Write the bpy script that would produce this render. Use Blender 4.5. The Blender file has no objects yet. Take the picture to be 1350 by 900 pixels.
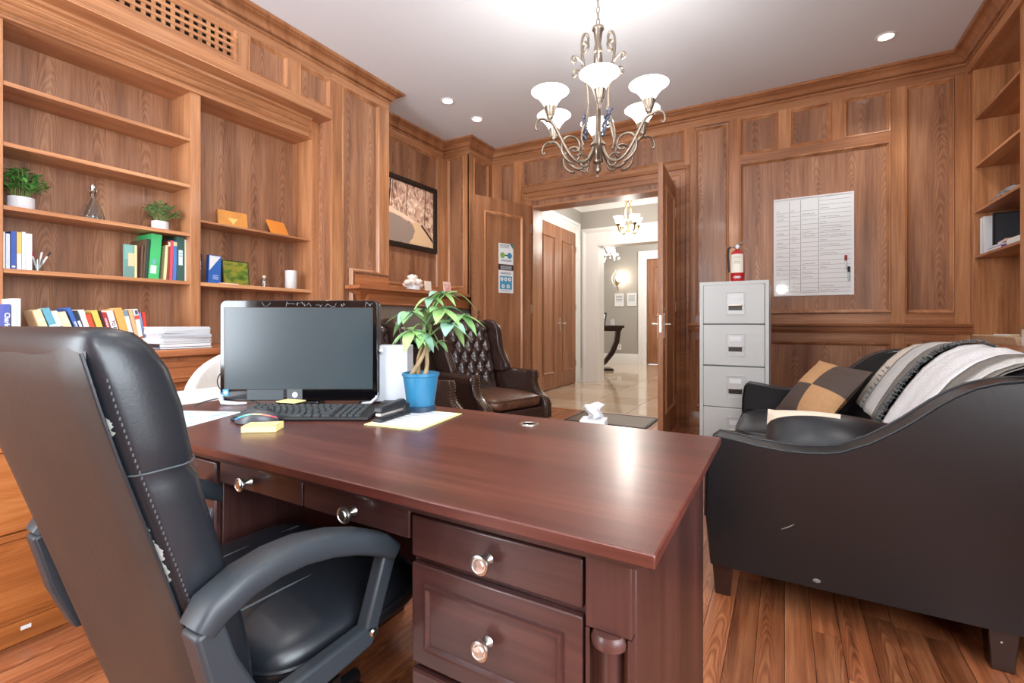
import bpy, bmesh, math, random
from math import sin, cos, pi, radians
from mathutils import Vector, Matrix
random.seed(7)
S = bpy.context.scene
COL = S.collection

# ---------------------------------------------------------------- camera
cam_d = bpy.data.cameras.new('camera'); cam = bpy.data.objects.new('camera', cam_d); COL.objects.link(cam)
cam.location = (0, 0, 1.03); cam.rotation_euler = (radians(90), 0, radians(29.9))
cam_d.sensor_width = 36; cam_d.lens = 625/1350*36; cam_d.shift_y = -24/1350; cam_d.clip_start = 0.02; cam_d.clip_end = 100
S.camera = cam
# ---------------------------------------------------------------- world, exposure
w = bpy.data.worlds.new('world'); S.world = w; w.use_nodes = True
w.node_tree.nodes['Background'].inputs[0].default_value = (0.75, 0.85, 1.0, 1)
w.node_tree.nodes['Background'].inputs[1].default_value = 1.6
S.view_settings.view_transform = 'Standard'; S.view_settings.look = 'None'
S.view_settings.gamma = 1; S.view_settings.use_curve_mapping = False
S.view_settings.exposure = 0.54

def light(kind, name, loc, energy, color=(1, 1, 1), size=0.1, rot=(0, 0, 0), size_y=None, spot=None, blend=0.5):
    l = bpy.data.lights.new(name, kind); l.energy = energy; l.color = color
    if kind == 'AREA':
        l.size = size
        if size_y: l.shape = 'RECTANGLE'; l.size_y = size_y
    elif kind == 'SPOT':
        l.shadow_soft_size = size; l.spot_size = spot; l.spot_blend = blend
    else: l.shadow_soft_size = size
    o = bpy.data.objects.new(name, l); o.location = loc; o.rotation_euler = rot; COL.objects.link(o)
    return o
# daylight entering by the tall windows of the rear wall and of the right wall, all behind / beside the camera
light('AREA', 'window_daylight', (-2.35, -2.06, 1.75), 125, (0.88, 0.94, 1.0), 1.5, (radians(-90), 0, pi), 2.2)
light('AREA', 'window_daylight', (1.72, -0.35, 1.75), 150, (0.86, 0.93, 1.0), 2.2, (0, radians(90), 0), 2.2)
# the photographer's flash, its glint shows on the whiteboard and the filing cabinet
light('POINT', 'camera_flash', (-.05, -.35, 1.68), 16, (.95, .98, 1), .07)

# ---------------------------------------------------------------- materials
def lin(c):
    c = c/255
    return c/12.92 if c <= 0.04045 else ((c+0.055)/1.055)**2.4
def rgb(r, g, b): return (lin(r), lin(g), lin(b), 1)
def newmat(name):
    m = bpy.data.materials.new(name); m.use_nodes = True
    nt = m.node_tree; b = nt.nodes['Principled BSDF']
    return m, nt, b
def mat(name, c, rough=0.5, metal=0, emis=None, es=0, trans=0, ior=1.45, coat=0, spec=0.5, noise=0, nscale=20, bump=0):
    m, nt, b = newmat(name)
    b.inputs['Base Color'].default_value = rgb(*c); b.inputs['Roughness'].default_value = rough
    b.inputs['Metallic'].default_value = metal; b.inputs['IOR'].default_value = ior
    b.inputs['Transmission Weight'].default_value = trans; b.inputs['Coat Weight'].default_value = coat
    b.inputs['Specular IOR Level'].default_value = spec
    if emis: b.inputs['Emission Color'].default_value = rgb(*emis); b.inputs['Emission Strength'].default_value = es
    if noise or bump:
        g = nt.nodes.new('ShaderNodeNewGeometry'); n = nt.nodes.new('ShaderNodeTexNoise')
        n.inputs['Scale'].default_value = nscale; n.inputs['Detail'].default_value = 4
        nt.links.new(g.outputs['Position'], n.inputs['Vector'])
        if noise:
            r = nt.nodes.new('ShaderNodeMapRange'); r.inputs['To Min'].default_value = 1-noise; r.inputs['To Max'].default_value = 1+noise
            r.inputs['From Min'].default_value = .3; r.inputs['From Max'].default_value = .7
            mx = nt.nodes.new('ShaderNodeMix'); mx.data_type = 'RGBA'; mx.blend_type = 'MULTIPLY'; mx.inputs[0].default_value = 1
            mx.inputs[6].default_value = rgb(*c)
            nt.links.new(n.outputs[0], r.inputs[0]); nt.links.new(r.outputs[0], mx.inputs[7]); nt.links.new(mx.outputs[2], b.inputs['Base Color'])
        if bump:
            bp = nt.nodes.new('ShaderNodeBump'); bp.inputs['Strength'].default_value = bump; bp.inputs['Distance'].default_value = 0.01
            nt.links.new(n.outputs[0], bp.inputs['Height']); nt.links.new(bp.outputs[0], b.inputs['Normal'])
    return m

def wood(name, dark, mid, light_, axis='z', period=0.27, cath=1.0, rough=0.34, vary=0.12, coat=0.15, streak=0.55, offs=True, fine=70, satin=None):
    """veneer: book-matched cathedral figure + fine streaks, in world metres"""
    m, nt, b = newmat(name); N = nt.nodes; L = nt.links
    def math_(op, a, bb=None, c=None):
        n = N.new('ShaderNodeMath'); n.operation = op
        for i, v in enumerate((a, bb, c)):
            if v is None: continue
            if isinstance(v, (int, float)): n.inputs[i].default_value = v
            else: L.new(v, n.inputs[i])
        return n.outputs[0]
    geo = N.new('ShaderNodeNewGeometry'); sp = N.new('ShaderNodeSeparateXYZ'); L.new(geo.outputs['Position'], sp.inputs[0])
    oi = N.new('ShaderNodeObjectInfo'); rnd = oi.outputs['Random']
    X, Y, Z = sp.outputs
    if axis == 'z': g = Z; h = math_('ADD', X, Y)
    elif axis == 'y': g = Y; h = math_('ADD', X, Z)
    else: g = X; h = math_('ADD', Y, Z)
    if offs:
        g = math_('MULTIPLY_ADD', rnd, 13.7, g); h = math_('MULTIPLY_ADD', rnd, 7.3, h)
    cx = N.new('ShaderNodeCombineXYZ'); L.new(math_('MULTIPLY', h, 5), cx.inputs[0]); L.new(math_('MULTIPLY', g, 1.6), cx.inputs[1])
    n1 = N.new('ShaderNodeTexNoise'); n1.inputs['Scale'].default_value = 1.0; n1.inputs['Detail'].default_value = 3; L.new(cx.outputs[0], n1.inputs['Vector'])
    pp = math_('PINGPONG', math_('ADD', h, math_('MULTIPLY', n1.outputs[0], 0.05)), period/2)
    hc = math_('DIVIDE', pp, period/2)
    q = math_('MULTIPLY', math_('MULTIPLY', hc, hc), 2.3)
    f = math_('ADD', math_('MULTIPLY', g, 1.5), math_('ADD', q, math_('MULTIPLY', n1.outputs[0], 1.3)))
    band = math_('MULTIPLY_ADD', math_('SINE', math_('MULTIPLY', f, 48.0)), 0.5, 0.5)
    cx2 = N.new('ShaderNodeCombineXYZ'); L.new(math_('MULTIPLY', h, fine), cx2.inputs[0]); L.new(math_('MULTIPLY', g, 2.5), cx2.inputs[1])
    n2 = N.new('ShaderNodeTexNoise'); n2.inputs['Scale'].default_value = 1.0; n2.inputs['Detail'].default_value = 4; n2.inputs['Roughness'].default_value = .6; L.new(cx2.outputs[0], n2.inputs['Vector'])
    cx3 = N.new('ShaderNodeCombineXYZ'); L.new(math_('MULTIPLY', h, 9), cx3.inputs[0]); L.new(math_('MULTIPLY', g, 0.7), cx3.inputs[1])
    n3 = N.new('ShaderNodeTexNoise'); n3.inputs['Scale'].default_value = 1.0; n3.inputs['Detail'].default_value = 2; L.new(cx3.outputs[0], n3.inputs['Vector'])
    fac = math_('ADD', math_('MULTIPLY', math_('SUBTRACT', band, .5), 0.34*cath), math_('MULTIPLY', math_('SUBTRACT', n2.outputs[0], .5), 2.0*streak))
    fac = math_('ADD', fac, math_('MULTIPLY', math_('SUBTRACT', n3.outputs[0], .5), 1.6))
    fac = math_('ADD', fac, 0.5)
    rp = N.new('ShaderNodeValToRGB'); L.new(fac, rp.inputs[0])
    e = rp.color_ramp.elements; e[0].position = 0.0; e[0].color = rgb(*dark); e[1].position = 1.0; e[1].color = rgb(*light_)
    k = e.new(0.5); k.color = rgb(*mid)
    hsv = N.new('ShaderNodeHueSaturation'); L.new(rp.outputs[0], hsv.inputs['Color'])
    L.new(math_('MULTIPLY_ADD', rnd, 2*vary, 1-vary), hsv.inputs['Value'])
    L.new(hsv.outputs[0], b.inputs['Base Color'])
    b.inputs['Roughness'].default_value = rough; b.inputs['Coat Weight'].default_value = coat; b.inputs['Coat Roughness'].default_value = 0.12 if satin is None else satin
    bp = N.new('ShaderNodeBump'); bp.inputs['Strength'].default_value = 0.08; bp.inputs['Distance'].default_value = 0.002
    L.new(n2.outputs[0], bp.inputs['Height']); L.new(bp.outputs[0], b.inputs['Normal'])
    return m

WD, WM, WL = (116, 76, 50), (160, 109, 74), (192, 143, 104)
W_Z = wood('walnut_vertical', WD, WM, WL, 'z')
W_X = wood('walnut_along_wall', WD, WM, WL, 'x', cath=.4)
W_Y = wood('walnut_along_side', WD, WM, WL, 'y', cath=.4)
W_V = wood('walnut_veneer_panel', (108, 72, 50), (152, 104, 74), (184, 137, 102), 'z', period=0.24, cath=.95, rough=.42)
W_SZ = wood('walnut_stile', (134, 86, 54), (178, 121, 80), (206, 153, 108), 'z', cath=.25)
W_SX = wood('walnut_rail_x', (122, 78, 50), (162, 108, 71), (192, 139, 98), 'x', cath=.25)
W_SY = wood('walnut_rail_y', (134, 86, 54), (180, 123, 82), (208, 155, 110), 'y', cath=.25)
W_MT = wood('orange_walnut_mantel', (136, 78, 44), (174, 106, 64), (196, 130, 84), 'y', cath=.3)
W_MTZ = wood('orange_walnut_mantel_upright', (136, 78, 44), (174, 106, 64), (196, 130, 84), 'z', cath=.3)
W_DOOR = wood('door_veneer', (120, 76, 50), (156, 104, 70), (180, 130, 92), 'z', cath=.5, rough=.45, coat=.05)
W_OAK = wood('credenza_oak', (128, 70, 30), (168, 98, 46), (192, 124, 68), 'y', cath=.5, vary=.05)
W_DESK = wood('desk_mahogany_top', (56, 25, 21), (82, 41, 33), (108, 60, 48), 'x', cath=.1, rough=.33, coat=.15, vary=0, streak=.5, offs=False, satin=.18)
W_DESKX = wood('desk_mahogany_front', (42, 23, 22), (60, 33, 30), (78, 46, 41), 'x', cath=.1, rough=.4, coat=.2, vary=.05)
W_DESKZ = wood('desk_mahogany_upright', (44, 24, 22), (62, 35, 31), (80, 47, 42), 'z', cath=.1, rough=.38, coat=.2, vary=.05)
FLOORM = wood('floor_plank_wood', (88, 48, 30), (142, 84, 52), (186, 126, 86), 'y', period=.13, cath=.9, rough=.3, coat=.3, vary=.28, streak=.6)
FLOOR_GAP = mat('floor_joint', (50, 28, 16), .8)
DARKWOOD = mat('espresso_wood', (48, 28, 22), .35, coat=.3)
CEILM = mat('ceiling_paint', (226, 232, 238), .9)
WHITE = mat('white_trim_paint', (238, 236, 232), .5)
GREY = mat('grey_wall_paint', (172, 166, 158), .85)
BLACKHOLE = mat('dark_void', (14, 9, 6), .9)
CABM = mat('cabinet_grey_metal', (196, 199, 196), .38, spec=.5)
CABD = mat('cabinet_gap', (90, 94, 94), .6)
SILVER = mat('brushed_nickel', (205, 200, 192), .28, 1)
DARKMETAL = mat('dark_metal', (70, 66, 62), .4, 1)
BRONZE = mat('antique_pewter', (150, 138, 124), .35, .9)
BRASSY = mat('antique_brass', (150, 124, 84), .35, .9)
SHADE = mat('frosted_glass_shade', (255, 250, 240), .5, emis=(255, 250, 240), es=2.4)
BULB = mat('lit_downlight', (255, 255, 255), .5, emis=(255, 252, 244), es=12)
CRYSTAL = mat('lit_crystal', (255, 244, 228), .3, emis=(255, 238, 214), es=3)
LBLK = mat('black_leather', (25, 28, 33), .36, spec=.6, bump=.03, nscale=260)
LBLK2 = mat('black_leather_sofa', (25, 25, 27), .3, spec=.6, bump=.03, nscale=220)
LBROWN = mat('faded_brown_black_leather', (62, 50, 44), .42, spec=.5, noise=.15, nscale=14, bump=.1)
LWING = mat('oxblood_brown_leather', (54, 37, 32), .27, spec=.7, coat=.25, bump=.04, nscale=150)
LSEAT = mat('worn_brown_leather', (88, 58, 42), .35, spec=.6, noise=.45, nscale=26, bump=.3)
LWINGG = mat('grey_brown_leather', (74, 66, 64), .32, spec=.6, coat=.2)
PLASTIC = mat('black_plastic', (30, 32, 35), .42)
PLAST2 = mat('charcoal_arm_plastic', (42, 47, 52), .45)
GLOSSB = mat('gloss_black_bezel', (8, 8, 10), .08, coat=.5)
SCREEN = mat('lcd_screen_off', (52, 62, 66), .22, spec=.6)
KEYM = mat('keyboard_black', (20, 21, 23), .5)
KEYC = mat('keycap_black', (52, 56, 58), .45)
PAPER = mat('white_paper', (224, 226, 228), .7)
PAPERG = mat('grey_paper', (196, 198, 202), .7)
CREAM = mat('cream_paper', (236, 222, 190), .7)
YELLOW = mat('yellow_note', (226, 212, 142), .7)
INK = mat('ink_line', (110, 116, 122), .7)
INKD = mat('dark_ink', (50, 54, 60), .7)
BLUEPOT = mat('blue_ceramic', (44, 112, 148), .35, coat=.3)
DKBLUE = mat('dark_blue_saucer', (34, 56, 78), .4)
SOIL = mat('soil', (66, 48, 34), .9)
LEAF = mat('leaf_green', (116, 158, 100), .38, noise=.25, nscale=30)
LEAF2 = mat('leaf_light_green', (146, 180, 112), .38, noise=.2, nscale=30)
LEAF3 = mat('leaf_blue_green', (128, 166, 144), .35, noise=.2, nscale=30)
HERB = mat('small_leaf_green', (88, 150, 70), .5, noise=.35, nscale=60)
HERB2 = mat('olive_leaf_green', (122, 154, 98), .5, noise=.35, nscale=60)
TRUNK = mat('woven_trunk', (150, 128, 96), .7, noise=.2, nscale=40)
STEMG = mat('green_stem', (122, 150, 84), .6)
POTW = mat('white_ceramic', (226, 226, 228), .3)
GLASS = mat('clear_glass', (235, 240, 240), .03, trans=1, ior=1.45)
STONE = mat('grey_marble', (130, 116, 104), .3, noise=.12, nscale=9)
FABW = mat('off_white_fabric', (220, 216, 210), .85, noise=.05, nscale=30)

# ---------------------------------------------------------------- mesh helper
class G:
    def __init__(s): s.v = []; s.f = []; s.mi = []; s.cur = 0
    def _a(s, vs, fs, M=None):
        n = len(s.v)
        s.v += [tuple(M @ Vector(p)) if M is not None else tuple(p) for p in vs]
        s.f += [tuple(i+n for i in f) for f in fs]; s.mi += [s.cur]*len(fs)
        return s
    def box(s, x0, x1, y0, y1, z0, z1, M=None):
        x0, x1 = min(x0, x1), max(x0, x1); y0, y1 = min(y0, y1), max(y0, y1); z0, z1 = min(z0, z1), max(z0, z1)
        vs = [(x, y, z) for x in (x0, x1) for y in (y0, y1) for z in (z0, z1)]
        return s._a(vs, [(0, 1, 3, 2), (4, 6, 7, 5), (0, 4, 5, 1), (2, 3, 7, 6), (0, 2, 6, 4), (1, 5, 7, 3)], M)
    def grid(s, fn, nu, nv, cu=False, cv=False, M=None, capu=False, capv=False):
        vs = [fn(i/(nu if cu else nu), j/(nv)) for i in range(nu+(0 if cu else 1)) for j in range(nv+(0 if cv else 1))]
        W = nv+(0 if cv else 1); U = nu+(0 if cu else 1); fs = []
        for i in range(nu):
            for j in range(nv):
                a = i*W+j; b = ((i+1) % U)*W+j; c = ((i+1) % U)*W+(j+1) % W; d = i*W+(j+1) % W
                fs.append((a, b, c, d))
        if capu: fs.append(tuple(range(W))[::-1] if False else tuple(range(W))); fs.append(tuple((U-1)*W+j for j in range(W))[::-1])
        return s._a(vs, fs, M)
    def tube(s, pts, r, n=8, closed=False, M=None, flat=1.0):
        pts = [Vector(p) for p in pts]; m = len(pts); rs = r if isinstance(r, (list, tuple)) else [r]*m
        vs = []; up = None
        for i, p in enumerate(pts):
            t = (pts[(i+1) % m]-pts[i-1]) if closed else (pts[min(i+1, m-1)]-pts[max(i-1, 0)])
            if t.length < 1e-9: t = Vector((0, 0, 1))
            t.normalize()
            if up is None:
                up = Vector((0, 0, 1)) if abs(t.z) < .9 else Vector((1, 0, 0))
            a = t.cross(up)
            if a.length < 1e-6: a = t.cross(Vector((0, 1, 0)))
            a.normalize(); b = a.cross(t).normalized(); up = b
            for k in range(n):
                th = 2*pi*k/n
                vs.append(tuple(p+a*(cos(th)*rs[i])+b*(sin(th)*rs[i]*flat)))
        fs = []
        for i in range(m if closed else m-1):
            for k in range(n):
                fs.append((i*n+k, i*n+(k+1) % n, ((i+1) % m)*n+(k+1) % n, ((i+1) % m)*n+k))
        if not closed: fs.append(tuple(range(n))[::-1]); fs.append(tuple((m-1)*n+k for k in range(n)))
        return s._a(vs, fs, M)
    def lathe(s, prof, c=(0, 0, 0), n=20, M=None):
        vs = []; fs = []
        for r, z in prof:
            for k in range(n):
                th = 2*pi*k/n; vs.append((c[0]+r*cos(th), c[1]+r*sin(th), c[2]+z))
        m = len(prof)
        for i in range(m-1):
            for k in range(n): fs.append((i*n+k, i*n+(k+1) % n, (i+1)*n+(k+1) % n, (i+1)*n+k))
        if prof[0][0] > 1e-4: fs.append(tuple(range(n))[::-1])
        if prof[-1][0] > 1e-4: fs.append(tuple((m-1)*n+k for k in range(n)))
        return s._a(vs, fs, M)
    def prism(s, poly, fn, t0, t1):
        n = len(poly)
        vs = [fn(a, b, t0) for a, b in poly]+[fn(a, b, t1) for a, b in poly]
        fs = [(i, (i+1) % n, n+(i+1) % n, n+i) for i in range(n)]+[tuple(range(n))[::-1], tuple(range(n, 2*n))]
        return s._a(vs, fs)
    def ball(s, c, r, n=10, m=6, sc=(1, 1, 1), M=None):
        pr = [(max(1e-5, r*sin(pi*i/m)), -r*cos(pi*i/m)) for i in range(m+1)]
        T = Matrix.Translation(Vector(c)) @ Matrix.Diagonal((sc[0], sc[1], sc[2], 1))
        if M is not None: T = M @ T
        return s.lathe(pr, (0, 0, 0), n, T)

def build(name, g, m, parent=None, bev=0, seg=2, smooth=35, kind=None, world=False, label=None):
    me = bpy.data.meshes.new(name)
    vs = g.v
    if parent is not None and world:
        mi = WM_(parent).inverted(); vs = [tuple(mi @ Vector(p)) for p in vs]
    me.from_pydata(vs, [], g.f)
    ms = m if isinstance(m, (list, tuple)) else [m]
    for q in ms: me.materials.append(q)
    if len(ms) > 1: me.polygons.foreach_set('material_index', g.mi)
    bm = bmesh.new(); bm.from_mesh(me); bmesh.ops.recalc_face_normals(bm, faces=bm.faces); bm.to_mesh(me); bm.free()
    if smooth:
        me.polygons.foreach_set('use_smooth', [True]*len(me.polygons)); me.set_sharp_from_angle(angle=radians(smooth))
    me.update()
    o = bpy.data.objects.new(name, me); COL.objects.link(o)
    if parent is not None: o.parent = parent
    if bev:
        b = o.modifiers.new('bevel', 'BEVEL'); b.width = bev; b.segments = seg; b.limit_method = 'ANGLE'; b.angle_limit = radians(40)
    if kind: o['kind'] = kind
    if label: o['label'] = label
    return o
def WM_(o):
    m = Matrix.LocRotScale(o.location, o.rotation_euler, o.scale)
    return (WM_(o.parent) @ m) if o.parent else m
def thing(name, label, cat, loc=(0, 0, 0), rz=0, group=None, rot=None):
    o = bpy.data.objects.new(name, None); COL.objects.link(o); o.empty_display_size = .05
    o.location = loc; o.rotation_euler = rot if rot else (0, 0, rz)
    o['label'] = label; o['category'] = cat
    if group: o['group'] = group
    return o
def tag(o, label, cat, group=None):
    o['label'] = label; o['category'] = cat
    if group: o['group'] = group
    return o
def base(name, loc=(0, 0, 0)):
    """a piece of the setting: an Empty that parents its pieces"""
    o = bpy.data.objects.new(name, None); COL.objects.link(o); o.location = loc; o['kind'] = 'structure'; return o
def copy_tree(o, parent=None):
    c = o.copy(); COL.objects.link(c); c.parent = parent
    for ch in list(o.children): copy_tree(ch, c)
    return c
def bx(name, d, m, parent, bev=0, world=True, **k):
    return build(name, G().box(*d), m, parent, bev=bev, world=world, **k)

def frame_fn(plane, p, sgn):
    """(h, z, out) -> world. plane 'y': wall at y=p facing sgn*y ; plane 'x': wall at x=p facing sgn*x"""
    if plane == 'y': return lambda h, z, o: (h, p+sgn*o, z)
    return lambda h, z, o: (p+sgn*o, h, z)
def fbox(F, h0, h1, z0, z1, o0, o1):
    g = G(); a = F(h0, z0, o0); b = F(h1, z1, o1); g.box(a[0], b[0], a[1], b[1], a[2], b[2]); return g
def sweep_rect(F, h0, h1, z0, z1, prof, g=None, open_bottom=False):
    """mitred frame round a rectangle; prof = [(inset, out)], inset measured inwards from the rectangle"""
    g = g or G(); cs = [(h0, z0, 1, 1), (h1, z0, -1, 1), (h1, z1, -1, -1), (h0, z1, 1, -1)]
    if open_bottom: cs = [(h0, z0, 1, 0), (h0, z1, 1, -1), (h1, z1, -1, -1), (h1, z0, -1, 0)]
    n = len(prof); vs = []; fs = []
    for (h, z, sh, sz) in cs:
        for i, o in prof: vs.append(F(h+sh*i, z+sz*i, o))
    m = 4; rng = range(3) if open_bottom else range(4)
    for k in rng:
        for j in range(n):
            j2 = (j+1) % n
            fs.append((k*n+j, k*n+j2, ((k+1) % m)*n+j2, ((k+1) % m)*n+j))
    if open_bottom: fs += [tuple(range(n)), tuple(3*n+j for j in range(n))[::-1]]
    return g._a(vs, fs)
def sweep_path(path, prof, closed=False, g=None):
    """horizontal moulding; path [(x,y)] with the room on the LEFT; prof [(off, z)] closed loop"""
    g = g or G(); P = [Vector((a, b)) for a, b in path]; m = len(P); n = len(prof); vs = []; fs = []
    for i, p in enumerate(P):
        d0 = (P[i]-P[i-1]).normalized() if (i > 0 or closed) else None
        d1 = (P[(i+1) % m]-P[i]).normalized() if (i < m-1 or closed) else None
        if d0 is None: d0 = d1
        if d1 is None: d1 = d0
        n0 = Vector((-d0.y, d0.x)); n1 = Vector((-d1.y, d1.x)); b = (n0+n1); b = b/max(.2, b.dot(n0))
        for o, z in prof: vs.append((p.x+b.x*o, p.y+b.y*o, z))
    for k in range(m if closed else m-1):
        for j in range(n):
            j2 = (j+1) % n; k2 = (k+1) % m
            fs.append((k*n+j, k*n+j2, k2*n+j2, k2*n+j))
    if not closed: fs += [tuple(range(n)), tuple((m-1)*n+j for j in range(n))[::-1]]
    return g._a(vs, fs)

MOULD = [(0, -.004), (0, .024), (.006, .03), (.012, .028), (.016, .018), (.022, .014), (.03, .004), (.03, -.004)]
def panel(F, h0, h1, z0, z1, parent, m=None, ms=None, out=0.0):
    """moulding ring (proud of the stiles) round a recessed veneer panel board"""
    build('panel', fbox(F, h0+.003, h1-.003, z0+.003, z1-.003, out-.004, out+.004), m or W_V, parent, world=True, smooth=0)
    build('panel_moulding', sweep_rect(F, h0, h1, z0, z1, [(a, b+out) for a, b in MOULD]), ms or W_SZ, parent, world=True)
def stile(F, h0, h1, z0, z1, parent, o0=-.002, o1=.022, m=None, name='stile'):
    build(name, fbox(F, h0, h1, z0, z1, o0, o1), m or W_SZ, parent, bev=.002, world=True, smooth=0)

def text(body, size, M, m, name, parent, ext=0.0004, world=True, bold=False):
    cu = bpy.data.curves.new('t', 'FONT'); cu.body = body; cu.size = size; cu.extrude = ext; cu.align_x = 'CENTER'; cu.align_y = 'CENTER'; cu.resolution_u = 2
    if bold: cu.offset = size*.02
    to = bpy.data.objects.new('t', cu); COL.objects.link(to)
    me = bpy.data.meshes.new_from_object(to); bpy.data.objects.remove(to)
    MM = M
    if parent is not None and world: MM = WM_(parent).inverted() @ M
    me.transform(MM); me.materials.append(m); me.name = name
    o = bpy.data.objects.new(name, me); COL.objects.link(o); o.parent = parent
    return o
def basis(o, x, y):
    x = Vector(x).normalized(); y = Vector(y); z = x.cross(y).normalized(); y = z.cross(x)
    return Matrix(((x.x, y.x, z.x, o[0]), (x.y, y.y, z.y, o[1]), (x.z, y.z, z.z, o[2]), (0, 0, 0, 1)))
# ================================================================ SETTING
CZ = 3.17
# --- floor: planks along y, 8 cm wide
fl = base('floor')
def floor_planks():
    rnd = random.Random(3); pl = []
    xw = .08; x = -3.6
    while x < 1.75:
        y = -2.0-rnd.random()*.6
        while y < 5.26:
            l = .45+rnd.random()*.75
            y1 = min(y+l, 5.26)
            if y1-y > .02: pl.append((x, max(y, -2.0), y1))
            y = y1
        x += xw
    def key(p):
        cx, cy = p[0]+.04, (p[1]+p[2])/2
        d = -.4985*cx+.8669*cy; l = .8669*cx+.4985*cy
        if d < .6: return 99
        u = l/d*625
        vis = -700 < u < 700
        if not vis: return 60+d
        if -1.75 < cx < -.2 and .5 < cy < 1.5: return 40+d
        if -.2 < cx < .7 and 1.95 < cy < 3.9: return 30+d
        return d
    pl.sort(key=key)
    meshes = {}
    for p in pl[:290]:
        L = round((p[2]-p[1])/.05)*.05; L = max(.05, L)
        k = L
        if k not in meshes:
            g = G().box(.0008, .0792, 0, 1, -.012, 0)
            me = bpy.data.meshes.new('plank'); me.from_pydata(g.v, [], g.f); me.materials.append(FLOORM); me.update(); meshes[k] = me
        o = bpy.data.objects.new('plank', meshes[k]); COL.objects.link(o); o.parent = fl
        o.location = (p[0], p[1]+.0007, rnd.random()*.0006-.0006); o.scale = (1, p[2]-p[1]-.0014, 1)
    g = G()
    for p in pl[290:]: g.box(p[0]+.0008, p[0]+.0792, p[1]+.0007, p[2]-.0007, -.012, -.0004)
    build('planks', g, FLOORM, fl, smooth=0, kind='stuff')
floor_planks()
bx('subfloor', (-3.8, 1.8, -2.0, 5.27, -.05, -.0125), FLOOR_GAP, fl)
bx('threshold', (-2.62, -.97, 5.235, 5.30, -.02, .004), W_X, fl, bev=.002)

# --- ceiling
ce = base('ceiling'); bx('ceiling_board', (-3.9, 1.9, -2.0, 5.3, CZ, CZ+.05), CEILM, ce)

# --- back wall with the double-door opening
FB = frame_fn('y', 5.055, -1)
wb = base('wall_back')
for d in [(-3.62, -2.62, 5.055, 5.26, 0, CZ), (-.97, 1.64, 5.055, 5.26, 0, CZ), (-2.62, -.97, 5.055, 5.26, 2.43, CZ)]:
    bx('wall_slab', d, W_V, wb)
for a, b, z0, z1 in [(-3.2, -3.085, 0, 3.0), (-2.865, -2.765, 0, 3.0), (-.88, -.78, 0, 3.0), (-.468, -.375, 0, 3.0), (.775, .866, 0, 3.0), (1.176, 1.27, 0, 3.0),
                     (-.051, .04, 2.64, 3.0), (.363, .451, 2.64, 3.0)]:
    stile(FB, a, b, z0, z1, wb)
def rail(F, a, b, z0, z1, par, m=None, o1=.0215): stile(F, a, b, z0, z1, par, o1=o1, m=m or W_SX, name='rail')
rail(FB, -3.2, 1.27, 2.99, 3.1, wb)
for a, b in [(-3.085, -2.865), (-.78, -.468), (.866, 1.176), (-.375, .775)]:
    rail(FB, a, b, .946, 1.11, wb); rail(FB, a, b, .865, .946, wb); rail(FB, a, b, .1, .2, wb)
rail(FB, -.375, .775, 2.555, 2.64, wb, o1=.026)
rail(FB, -2.765, -.88, 2.60, 2.67, wb)
for a, b, z0, z1 in [(-3.085, -2.865, 1.11, 2.99), (-.78, -.468, 1.11, 2.975), (.866, 1.176, 1.11, 2.995), (-.375, .775, 1.12, 2.56),
                     (-.375, -.051, 2.64, 2.99), (.04, .363, 2.64, 2.99), (.451, .775, 2.64, 2.99), (-2.765, -.88, 2.67, 2.99),
                     (-3.085, -2.865, .2, .865), (-.78, -.468, .2, .865), (-.375, .775, .2, .865), (.866, 1.176, .2, .865)]:
    panel(FB, a, b, z0, z1, wb)
# door casing (stepped) and lining
CAS = [(0, -.002), (0, .034), (.02, .046), (.035, .046), (.045, .03), (.09, .03), (.1, .022), (.135, .022), (.14, .012), (.145, .012), (.145, -.002)]
CASW = [(0, -.002), (0, .05), (.03, .055), (.05, .05), (.055, .036), (.11, .036), (.12, .026), (.145, .026), (.15, .02), (.2, .02), (.2, -.002)]
build('door_casing', sweep_rect(FB, -2.765, -.825, -.0, 2.63, CAS, open_bottom=True), W_SX, wb, world=True)
for d, n in [((-2.62, -2.60, 5.03, 5.27, 0, 2.43), 'door_lining'), ((-.99, -.97, 5.03, 5.27, 0, 2.43), 'door_lining')]: bx(n, d, W_SZ, wb)
bx('door_lining', (-2.60, -.99, 5.03, 5.27, 2.41, 2.43), W_SX, wb)
FH = frame_fn('y', 5.26, 1)
build('door_casing', sweep_rect(FH, -2.76, -.83, 0, 2.57, [(0, 0), (0, .03), (.12, .02), (.12, 0)], open_bottom=True), WHITE, wb, world=True)

# --- chair rail, baseboard
RAILP = [(-.002, .946), (.02, .946), (.022, .955), (.034, .962), (.038, .975), (.03, .985), (.03, .994), (.06, 1.002), (.066, 1.012), (.066, 1.026), (.058, 1.03), (-.002, 1.03)]
def chair_rail(pts, n): build(n, sweep_path(pts, RAILP), W_SX, None, kind='structure')
chair_rail([(1.27, 5.033), (-.83, 5.033)], 'trim_1')
chair_rail([(-2.765, 5.033), (-3.178, 5.033), (-3.178, 4.86)], 'trim_2')
BASEP = [(-.002, 0), (.02, 0), (.02, .1), (.014, .112), (.014, .13), (.006, .15), (-.002, .15)]
build('baseboard_back', sweep_path([(1.27, 5.033), (-.83, 5.033)], BASEP), W_SX, None, kind='structure')
build('baseboard_back', sweep_path([(-2.765, 5.033), (-3.178, 5.033)], BASEP), W_SX, None, kind='structure')

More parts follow.
